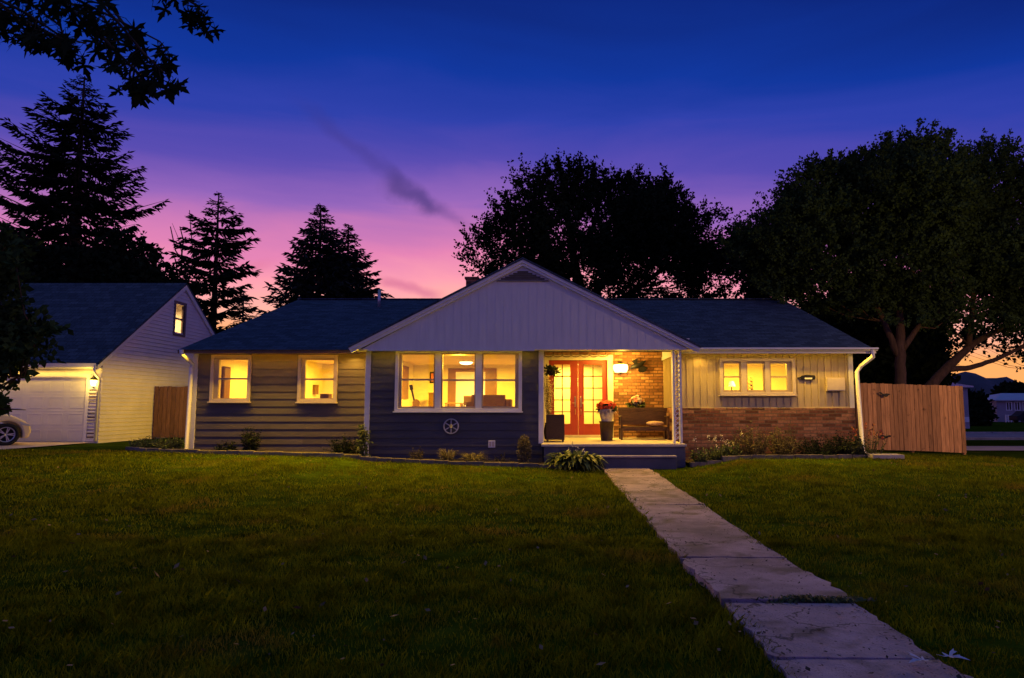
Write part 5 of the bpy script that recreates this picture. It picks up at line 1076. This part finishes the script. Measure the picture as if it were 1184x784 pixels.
T6 = [(930,335),(980,330),(1040,340),(1090,350),(1092,380),(1085,460),(935,460)]
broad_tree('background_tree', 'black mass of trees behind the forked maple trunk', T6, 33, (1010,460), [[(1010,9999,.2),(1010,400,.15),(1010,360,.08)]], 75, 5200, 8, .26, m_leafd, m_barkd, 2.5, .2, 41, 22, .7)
mb = MB()
for i, (lab, poly, Y) in enumerate((('dim hedge behind the shed across the side street', [(1092,450),(1108,446),(1124,446),(1136,452),(1142,466),(1142,488),(1092,490)], 72), ('dim bushy tree behind the low house roof', [(1145,452),(1160,440),(1185,437),(1215,440),(1230,470),(1150,470)], 120))):
    broad_tree('distant_tree', lab, poly, Y, (1118 if i == 0 else 1185, 488), [[(1118 if i == 0 else 1185, 9999, .3), (1118 if i == 0 else 1185, 458, .2)]], 40, 2400, 6, .4 if i == 0 else .7, m_leafd, m_barkd, 3.5, .2, 51+i, 10, .8)
# left edge tree, near
T7 = [(-60,268),(-14,256),(14,266),(20,290),(26,310),(14,330),(30,348),(48,364),(56,378),(44,390),(46,402),(30,410),(38,432),(26,440),(10,444),(-5,446),(-30,454),(-70,420)]
broad_tree('young_maple', 'bushy green tree reaching in from the left edge before the garage', T7, 11.5, (-75,520), [[(-75,9999,.1),(-70,420,.09),(-50,330,.05),(-20,290,.02)], [(-70,430,.05),(-20,400,.03),(40,385,.012)], [(-70,440,.05),(-30,430,.03),(20,436,.012)]], 70, 950, 9, .13, m_leaf, m_bark, .9, .1, 61, 22, .28, up=.1)
T8 = [(-60,454),(-10,460),(15,463),(26,467),(24,471),(5,472),(-60,471)]
broad_tree('low_branch', 'low leafy spray just above the pale car at the left edge', T8, 11.0, (-75,520), [[(-75,9999,.05),(-70,490,.04),(-20,472,.02),(30,474,.006)]], 16, 120, 9, .12, m_leaf, m_bark, (.25), .1, 63, 6, .14, up=.0, cat='shrub')
# ------------------------------------------------------------------ overhanging silver maple, top left, near
om = thing('overhanging_maple', 'maple with pointed leaves hanging into the top left corner', 'tree', (-5.6, 3.4, 0.0)); mb = MB(); Vv = []; rg = random.Random(5); NO = len(MO)
tw = [[(-120,-40),(-20,-10),(30,15),(75,45),(100,50)], [(-60,-60),(40,-25),(100,5),(140,25),(185,48),(195,60)], [(-20,-60),(90,-25),(140,30),(165,60),(190,85)], [(60,-70),(150,-40),(200,-10),(225,5),(238,15)], [(-80,-30),(0,15),(35,30)], [(60,-10),(120,45),(160,85),(180,92)], [(-60,-20),(30,0),(70,30),(75,50)], [(0,-30),(60,-5),(120,20),(130,35)], [(20,20),(60,40),(85,50)], [(130,10),(160,50),(150,85),(150,95)]]
for i, t in enumerate(tw):
    Y = 4.6+.12*i-.3*(i % 3); pts = [P(a, b, Y+.05*j) for j, (a, b) in enumerate(t)]; mb.tube(pts, [.014-.0022*j for j in range(len(pts))], 6)
    mb.tube([(-5.55, 3.5, 5.2), tuple((Vector((-5.55,3.5,5.2))+Vector(pts[0]))/2+Vector((0,0,.2))), pts[0]], [.06,.035,.014], 6)
    for j in range(1, len(t)):
        steps = 5
        for s in range(steps):
            f = (s+rg.random())/steps; b = Vector(pts[j-1]).lerp(Vector(pts[j]), f)
            pxy = (t[j-1][0]*(1-f)+t[j][0]*f, t[j-1][1]*(1-f)+t[j][1]*f)
            for _ in range(2 if rg.random() < .45 else 1):
                off = Vector((rg.gauss(0,.06), rg.gauss(0,.08), -abs(rg.gauss(.035,.035)))); p = b+off; mb.tube([tuple(b), tuple(p)], .0022, 4, False)
                tip = Vector((rg.gauss(.25,.45), rg.gauss(0,.45), -1)).normalized(); nrm_ = Vector((rg.gauss(0,.45), -1+rg.gauss(0,.3), rg.gauss(0,.3))); sx = tip.cross(nrm_).normalized(); nn = sx.cross(tip); sz = .165*rg.uniform(.75,1.15); bend = rg.uniform(.1,.5)
                o = p+tip*sz*.42
                Vv += [tuple(o+sx*a*sz+tip*bb*sz+nn*(abs(a)*bend+bb*bb*.3)*sz*.6) for a, bb in MO]+[tuple(o)]
np_mesh('crown', Vv, NO+1, [(k, (k+1) % NO, NO) for k in range(NO)], m_leafd, om)
mb.tube([(-5.6, 3.4, -.2), (-5.6, 3.45, 2.5), (-5.55, 3.5, 5.2), (-5.5, 3.5, 7.5)], [.26,.2,.14,.06], 12); mb.build('trunk', m_barkd, om)
# ------------------------------------------------------------------ grass
def in_path(x, y):
    a0, a1, b0, b1 = GP(wl(539.5), 539.5), GP(wl(1010), 1010), GP(wr(539.5), 539.5), GP(wr(1010), 1010)
    t = (y-a1[1])/(a0[1]-a1[1]); xl = a1[0]+(a0[0]-a1[0])*t; xr = b1[0]+(b0[0]-b1[0])*t
    return (x > xl+.05+.035*np.sin(y*7)+.03*np.sin(y*17+2)) & (x < xr-.05-.035*np.sin(y*5+1)-.03*np.sin(y*19)) & (y < 16.65)
elx = np.array([p[0] for p in EL]); ely = np.array([p[1] for p in EL]); erx = np.array([p[0] for p in ER]); ery = np.array([p[1] for p in ER])
def grass(name, n, y0, y1, hgt, wid, seed, ypow=1.0):
    rg = np.random.default_rng(seed); y = y0+(y1-y0)*rg.random(n)**ypow; xl = (-60-CX)/F*y*1.02-2.2; xr = (1240-CX)/F*y*1.02+3.2; x = xl+(xr-xl)*rg.random(n)
    keep = ~in_path(x, y); front = np.where(x < 0, np.interp(x, elx, ely, left=18.4), np.where(x < erx[0], 16.45, np.interp(x, erx, ery, right=19.6))); keep &= y < front-.06
    # patchiness
    pat = .5+.22*np.sin(x*5.1+1.6*np.sin(y*4.1)+.7*y)*np.sin(y*6.3+1.5*np.sin(x*3.7))+.16*np.sin(x*1.7+.6*np.sin(y*2.1))+.16*np.sin(y*2.6+1.3*np.sin(x*1.1)); keep &= rg.random(n) < (.12+1.2*pat if seed != 3 else 6*np.clip(pat-.62, 0, 1))
    x, y, pat = x[keep], y[keep], pat[keep]; m = len(x); z = gz(x, y)-.02+.02*np.sin(x*.9+1)*np.sin(y*.7)*(y < 16)
    a = rg.random(m)*2*pi; h = hgt*(.45+.8*rg.random(m))*(.45+.95*pat); w = wid*(.7+.6*rg.random(m)); ln = h*(.25+.75*rg.random(m)); b = rg.random(m)*2*pi
    px_, py_ = np.cos(a)*w/2, np.sin(a)*w/2; dx, dy = np.cos(b)*ln, np.sin(b)*ln
    V = np.stack([np.stack([x-px_, y-py_, z-.005], -1), np.stack([x+px_, y+py_, z-.005], -1), np.stack([x+dx*.35+px_*.7, y+dy*.35+py_*.7, z+h*.62], -1), np.stack([x+dx, y+dy, z+h], -1), np.stack([x+dx*.35-px_*.7, y+dy*.35-py_*.7, z+h*.62], -1)], 1)
    o = np_mesh(name, V, 5, [(0,1,2,3,4)], m_grass); o['kind'] = 'stuff'; return o
grass('grass', 240000, 3.2, 8.0, .058, .0055, 1, 1.25)
grass('grass', 230000, 7.6, 19.4, .06, .011, 2)
grass('tall_grass', 16000, 3.4, 12.0, .095, .009, 3, 1.15)
# crumbs and dry leaf bits on the walkway
Vv = []; rgd = random.Random(4)
for k in range(1500):
    y = 3.6+12.8*rgd.random()**1.6; a1, a0 = GP(wl(1010), 1010), GP(wl(539.5), 539.5); b1, b0 = GP(wr(1010), 1010), GP(wr(539.5), 539.5); t = (y-a1[1])/(a0[1]-a1[1]); xl = a1[0]+(a0[0]-a1[0])*t; xr = b1[0]+(b0[0]-b1[0])*t
    e_ = rgd.random(); e_ = e_ if rgd.random() < .4 else (.12*e_ if rgd.random() < .4 else 1-.3*e_*e_); x = xl+(xr-xl)*(.03+.94*e_)
    s_ = rgd.uniform(.004,.016)*(1.6 if rgd.random() < .12 else 1); a = rgd.random()*6.28; p = Vector((x, y, float(gz(x, y))+.033+rgd.random()*.006)); d1 = Vector((math.cos(a), math.sin(a), rgd.gauss(0,.25)))*s_; d2 = Vector((-math.sin(a), math.cos(a), rgd.gauss(0,.25)))*s_*rgd.uniform(.3,.8)
    Vv += [p-d1, p+d2, p+d1, p-d2]
o = np_mesh('debris', [tuple(v) for v in Vv], 4, [(0,1,2,3)], M('dry leaf crumbs', (.05,.035,.028), .9, .3, 20, rand=.5)); o['kind'] = 'stuff'
Vv = []
for k in range(420):
    y = 4+12*rgd.random()**1.3; x = rgd.uniform(-.85,.72)*y; s_ = rgd.uniform(.012,.035); a = rgd.random()*6.28
    if bool(in_path(np.array([x]), np.array([y]))[0]) or y > 16: continue
    p = Vector((x, y, float(gz(x, y))+.035+rgd.random()*.02)); d1 = Vector((math.cos(a), math.sin(a), rgd.gauss(0,.4)))*s_; d2 = Vector((-math.sin(a), math.cos(a), rgd.gauss(0,.4)))*s_*.6; Vv += [p-d1, p+d2, p+d1, p-d2]
o = np_mesh('leaf_litter', [tuple(v) for v in Vv], 4, [(0,1,2,3)], M('dry fallen leaves', (.16,.10,.05), .9, .3, 20, rand=.6)); o['kind'] = 'stuff'
# ------------------------------------------------------------------ warm soffit and street lights, added bay strip and hood
spot('eave_light', (xw(402, 17.9), YL-.30, zE-.02), 34, 150, (1.0, .52, .06), blend=.6); spot('eave_light', (xw(812, 17.9), YR-.28, zE-.02), 16, 150, (1.0, .55, .07), blend=.6)
a_, b_ = xL0+.4, xB0-.15; area('warm_strip_light', ((a_+b_)/2, eaveY+.10, zE-.006), b_-a_, 640, (1.0, .56, .025), (R(-62),0,0), sy=.03)
a_, b_ = xB0+.2, xB1-.3; area('warm_strip_light', ((a_+b_)/2, YG+.22, zS-.006), b_-a_, 540, (1.0, .56, .025), (R(-78),0,0), sy=.03)  # added strip under the bay soffit, aimed outward to brighten the lawn
a_, b_ = xP1+.3, xR1; area('warm_strip_light', ((a_+b_)/2, eaveY+.10, zE-.006), b_-a_, 330, (1.0, .57, .035), (R(-52),0,0), sy=.03)
area('warm_strip_light', (gx-3.0, GY-.2, fz-.18), 5.6, 34, (1.0, .58, .05), (R(-12),0,0), sy=.03)
hz_ = zw(447, 24.0)
mb = MB(); mb.lathe((xL0-.30, 23.2, hz_+.02), [(.34, 0), (.30, .05), (.05, .12)], 20); mb.tube([(xL0-.03, 23.2, hz_+.09), (xL0-.3, 23.2, hz_+.09)], .02, 8); mb.build('light_cutoff_hood', m_iron, house)  # unseen hood added to cut the light off level across the garage wall
point('side_lamp_light', (xL0-.30, 23.2, hz_-.03), 460, (1.0, .58, .03), .04)
point('street_light', (14.8, 13.3, 4.2), 1250, (1.0, .56, .16), .12)
# ------------------------------------------------------------------ sky
W = bpy.data.worlds.new('World'); sc.world = W; W.use_nodes = True; nt = W.node_tree; L = nt.links.new; bg = nt.nodes['Background']
tc = nd(nt, 'ShaderNodeTexCoord'); nv = nd(nt, 'ShaderNodeVectorMath', operation='NORMALIZE'); L(tc.outputs['Generated'], nv.inputs[0]); sp = nd(nt, 'ShaderNodeSeparateXYZ'); L(nv.outputs[0], sp.inputs[0])
def math_(op, a, b=None, c=None, clamp=False):
    n = nd(nt, 'ShaderNodeMath', operation=op, use_clamp=clamp)
    for s, v in zip(n.inputs, (a, b, c)):
        if v is None: continue
        if isinstance(v, bpy.types.NodeSocket): L(v, s)
        else: s.default_value = v
    return n.outputs[0]
def ramp(f, els):
    r = nd(nt, 'ShaderNodeValToRGB'); L(f, r.inputs[0]); cr = r.color_ramp; cr.interpolation = 'EASE' if False else 'LINEAR'
    while len(cr.elements) > 1: cr.elements.remove(cr.elements[-1])
    cr.elements[0].position = els[0][0]; cr.elements[0].color = (*s2l(*els[0][1]), 1)
    for p, c in els[1:]: e = cr.elements.new(p); e.color = (*s2l(*c), 1)
    return r.outputs[0]
sa = math.atan2(-0.12, 1.0); hx, hy = math.sin(sa), math.cos(sa)      # azimuth of the afterglow
hl = math_('SQRT', math_('ADD', math_('MULTIPLY', sp.outputs[0], sp.outputs[0]), math_('MULTIPLY_ADD', sp.outputs[1], sp.outputs[1], 1e-5)))
az = math_('DIVIDE', math_('ADD', math_('MULTIPLY', sp.outputs[0], hx), math_('MULTIPLY', sp.outputs[1], hy)), hl)
zz = math_('MULTIPLY_ADD', math_('SUBTRACT', 1.0, az), .22, sp.outputs[2])
n1 = nd(nt, 'ShaderNodeTexNoise'); n1.inputs['Scale'].default_value = 2.6; n1.inputs['Detail'].default_value = 6; n1.inputs['Distortion'].default_value = .6; mp = nd(nt, 'ShaderNodeMapping'); mp.inputs['Scale'].default_value = (1,1,5.5); L(nv.outputs[0], mp.inputs[0]); L(mp.outputs[0], n1.inputs['Vector'])
zz = math_('MULTIPLY_ADD', math_('SUBTRACT', n1.outputs[0], .5), .085, zz)
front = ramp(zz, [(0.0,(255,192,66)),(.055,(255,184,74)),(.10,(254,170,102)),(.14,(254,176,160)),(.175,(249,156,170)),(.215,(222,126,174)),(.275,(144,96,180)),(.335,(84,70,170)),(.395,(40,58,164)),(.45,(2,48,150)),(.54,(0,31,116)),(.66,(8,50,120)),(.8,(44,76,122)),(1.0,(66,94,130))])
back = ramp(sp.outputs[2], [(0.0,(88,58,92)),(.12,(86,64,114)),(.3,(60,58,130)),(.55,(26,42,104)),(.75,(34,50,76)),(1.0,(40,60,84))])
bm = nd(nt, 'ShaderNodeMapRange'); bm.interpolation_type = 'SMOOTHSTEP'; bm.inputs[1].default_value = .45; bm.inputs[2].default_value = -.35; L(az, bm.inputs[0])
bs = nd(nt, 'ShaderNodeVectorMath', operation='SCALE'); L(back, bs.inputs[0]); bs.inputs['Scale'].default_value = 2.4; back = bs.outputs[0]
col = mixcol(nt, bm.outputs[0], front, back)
# dark smoky streaks, as bands round chosen great circles
def streak(col, a, b, width, dark, s0, s1, puff=False):
    va, vb = Vector(ray(*a)).normalized(), Vector(ray(*b)).normalized(); n = va.cross(vb).normalized(); m = (va+vb).normalized(); t = (vb-va).normalized()
    nn = nd(nt, 'ShaderNodeTexNoise'); nn.inputs['Scale'].default_value = 17; nn.inputs['Detail'].default_value = 5; L(nv.outputs[0], nn.inputs['Vector'])
    d = nd(nt, 'ShaderNodeVectorMath', operation='DOT_PRODUCT'); L(nv.outputs[0], d.inputs[0]); d.inputs[1].default_value = n
    dd = math_('ABSOLUTE', math_('MULTIPLY_ADD', math_('SUBTRACT', nn.outputs[0], .5), width*2.6, d.outputs['Value']))
    f = nd(nt, 'ShaderNodeMapRange'); f.interpolation_type = 'SMOOTHSTEP'; f.inputs[1].default_value = width; f.inputs[2].default_value = 0; L(dd, f.inputs[0])
    e = nd(nt, 'ShaderNodeVectorMath', operation='DOT_PRODUCT'); L(nv.outputs[0], e.inputs[0]); e.inputs[1].default_value = t
    h = (vb-va).length/2; mid_t = m.dot(t)
    g = nd(nt, 'ShaderNodeMapRange'); g.interpolation_type = 'SMOOTHSTEP'; g.inputs[1].default_value = h; g.inputs[2].default_value = h*.45; L(math_('ABSOLUTE', math_('SUBTRACT', e.outputs['Value'], mid_t)), g.inputs[0])
    k = math_('MULTIPLY', math_('MULTIPLY', f.outputs[0], g.outputs[0]), s0); 
    return mixcol(nt, k, col, dark)
col = streak(col, (320,100), (570,292), .016, s2l(58,46,126), .34, 0)
col = streak(col, (560,250), (700,215), .02, s2l(120,70,140), .3, 0)
col = streak(col, (180,330), (330,300), .012, s2l(215,110,150), .45, 0)
col = streak(col, (436,200), (516,252), .021, s2l(66,48,118), .62, 0)
col = streak(col, (425,318), (520,345), .012, s2l(196,96,140), .55, 0)
col = streak(col, (860,262), (1010,205), .035, s2l(70,50,130), .4, 0)
ng = nd(nt, 'ShaderNodeTexSky', sky_type='NISHITA', sun_disc=False); ng.sun_elevation = R(-1.5); ng.sun_rotation = sa
add = mixcol(nt, .02, col, ng.outputs[0], 'ADD')
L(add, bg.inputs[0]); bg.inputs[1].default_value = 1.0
sun = bpy.data.lights.new('Sun', 'SUN'); sun.energy = .012; sun.angle = R(20); sun.color = (1.0,.5,.4); so = bpy.data.objects.new('Sun', sun); C.objects.link(so); so.rotation_euler = (R(-88), 0, -sa)
# ------------------------------------------------------------------ camera, render
cam = bpy.data.cameras.new('Camera'); co = bpy.data.objects.new('Camera', cam); C.objects.link(co); sc.camera = co; cam.sensor_width = 36; cam.lens = F/1184*36; cam.shift_x = -(CX-592)/1184
co.location = (0,0,CAMZ); co.rotation_euler = (R(90)+TH, 0, 0); cam.clip_end = 3000; cam.clip_start = .05
vs_ = sc.view_settings; vs_.view_transform = 'Standard'; vs_.look = 'None'; vs_.gamma = 1; vs_.exposure = .12; vs_.use_curve_mapping = False
cy = sc.cycles; cy.use_denoising = True; cy.max_bounces = 7; cy.diffuse_bounces = 4; cy.glossy_bounces = 2; cy.transparent_max_bounces = 10; cy.sample_clamp_indirect = 4; cy.caustics_reflective = False; cy.caustics_refractive = False; cy.use_light_tree = True
try: cy.denoiser = 'OPENIMAGEDENOISE'
except Exception: pass
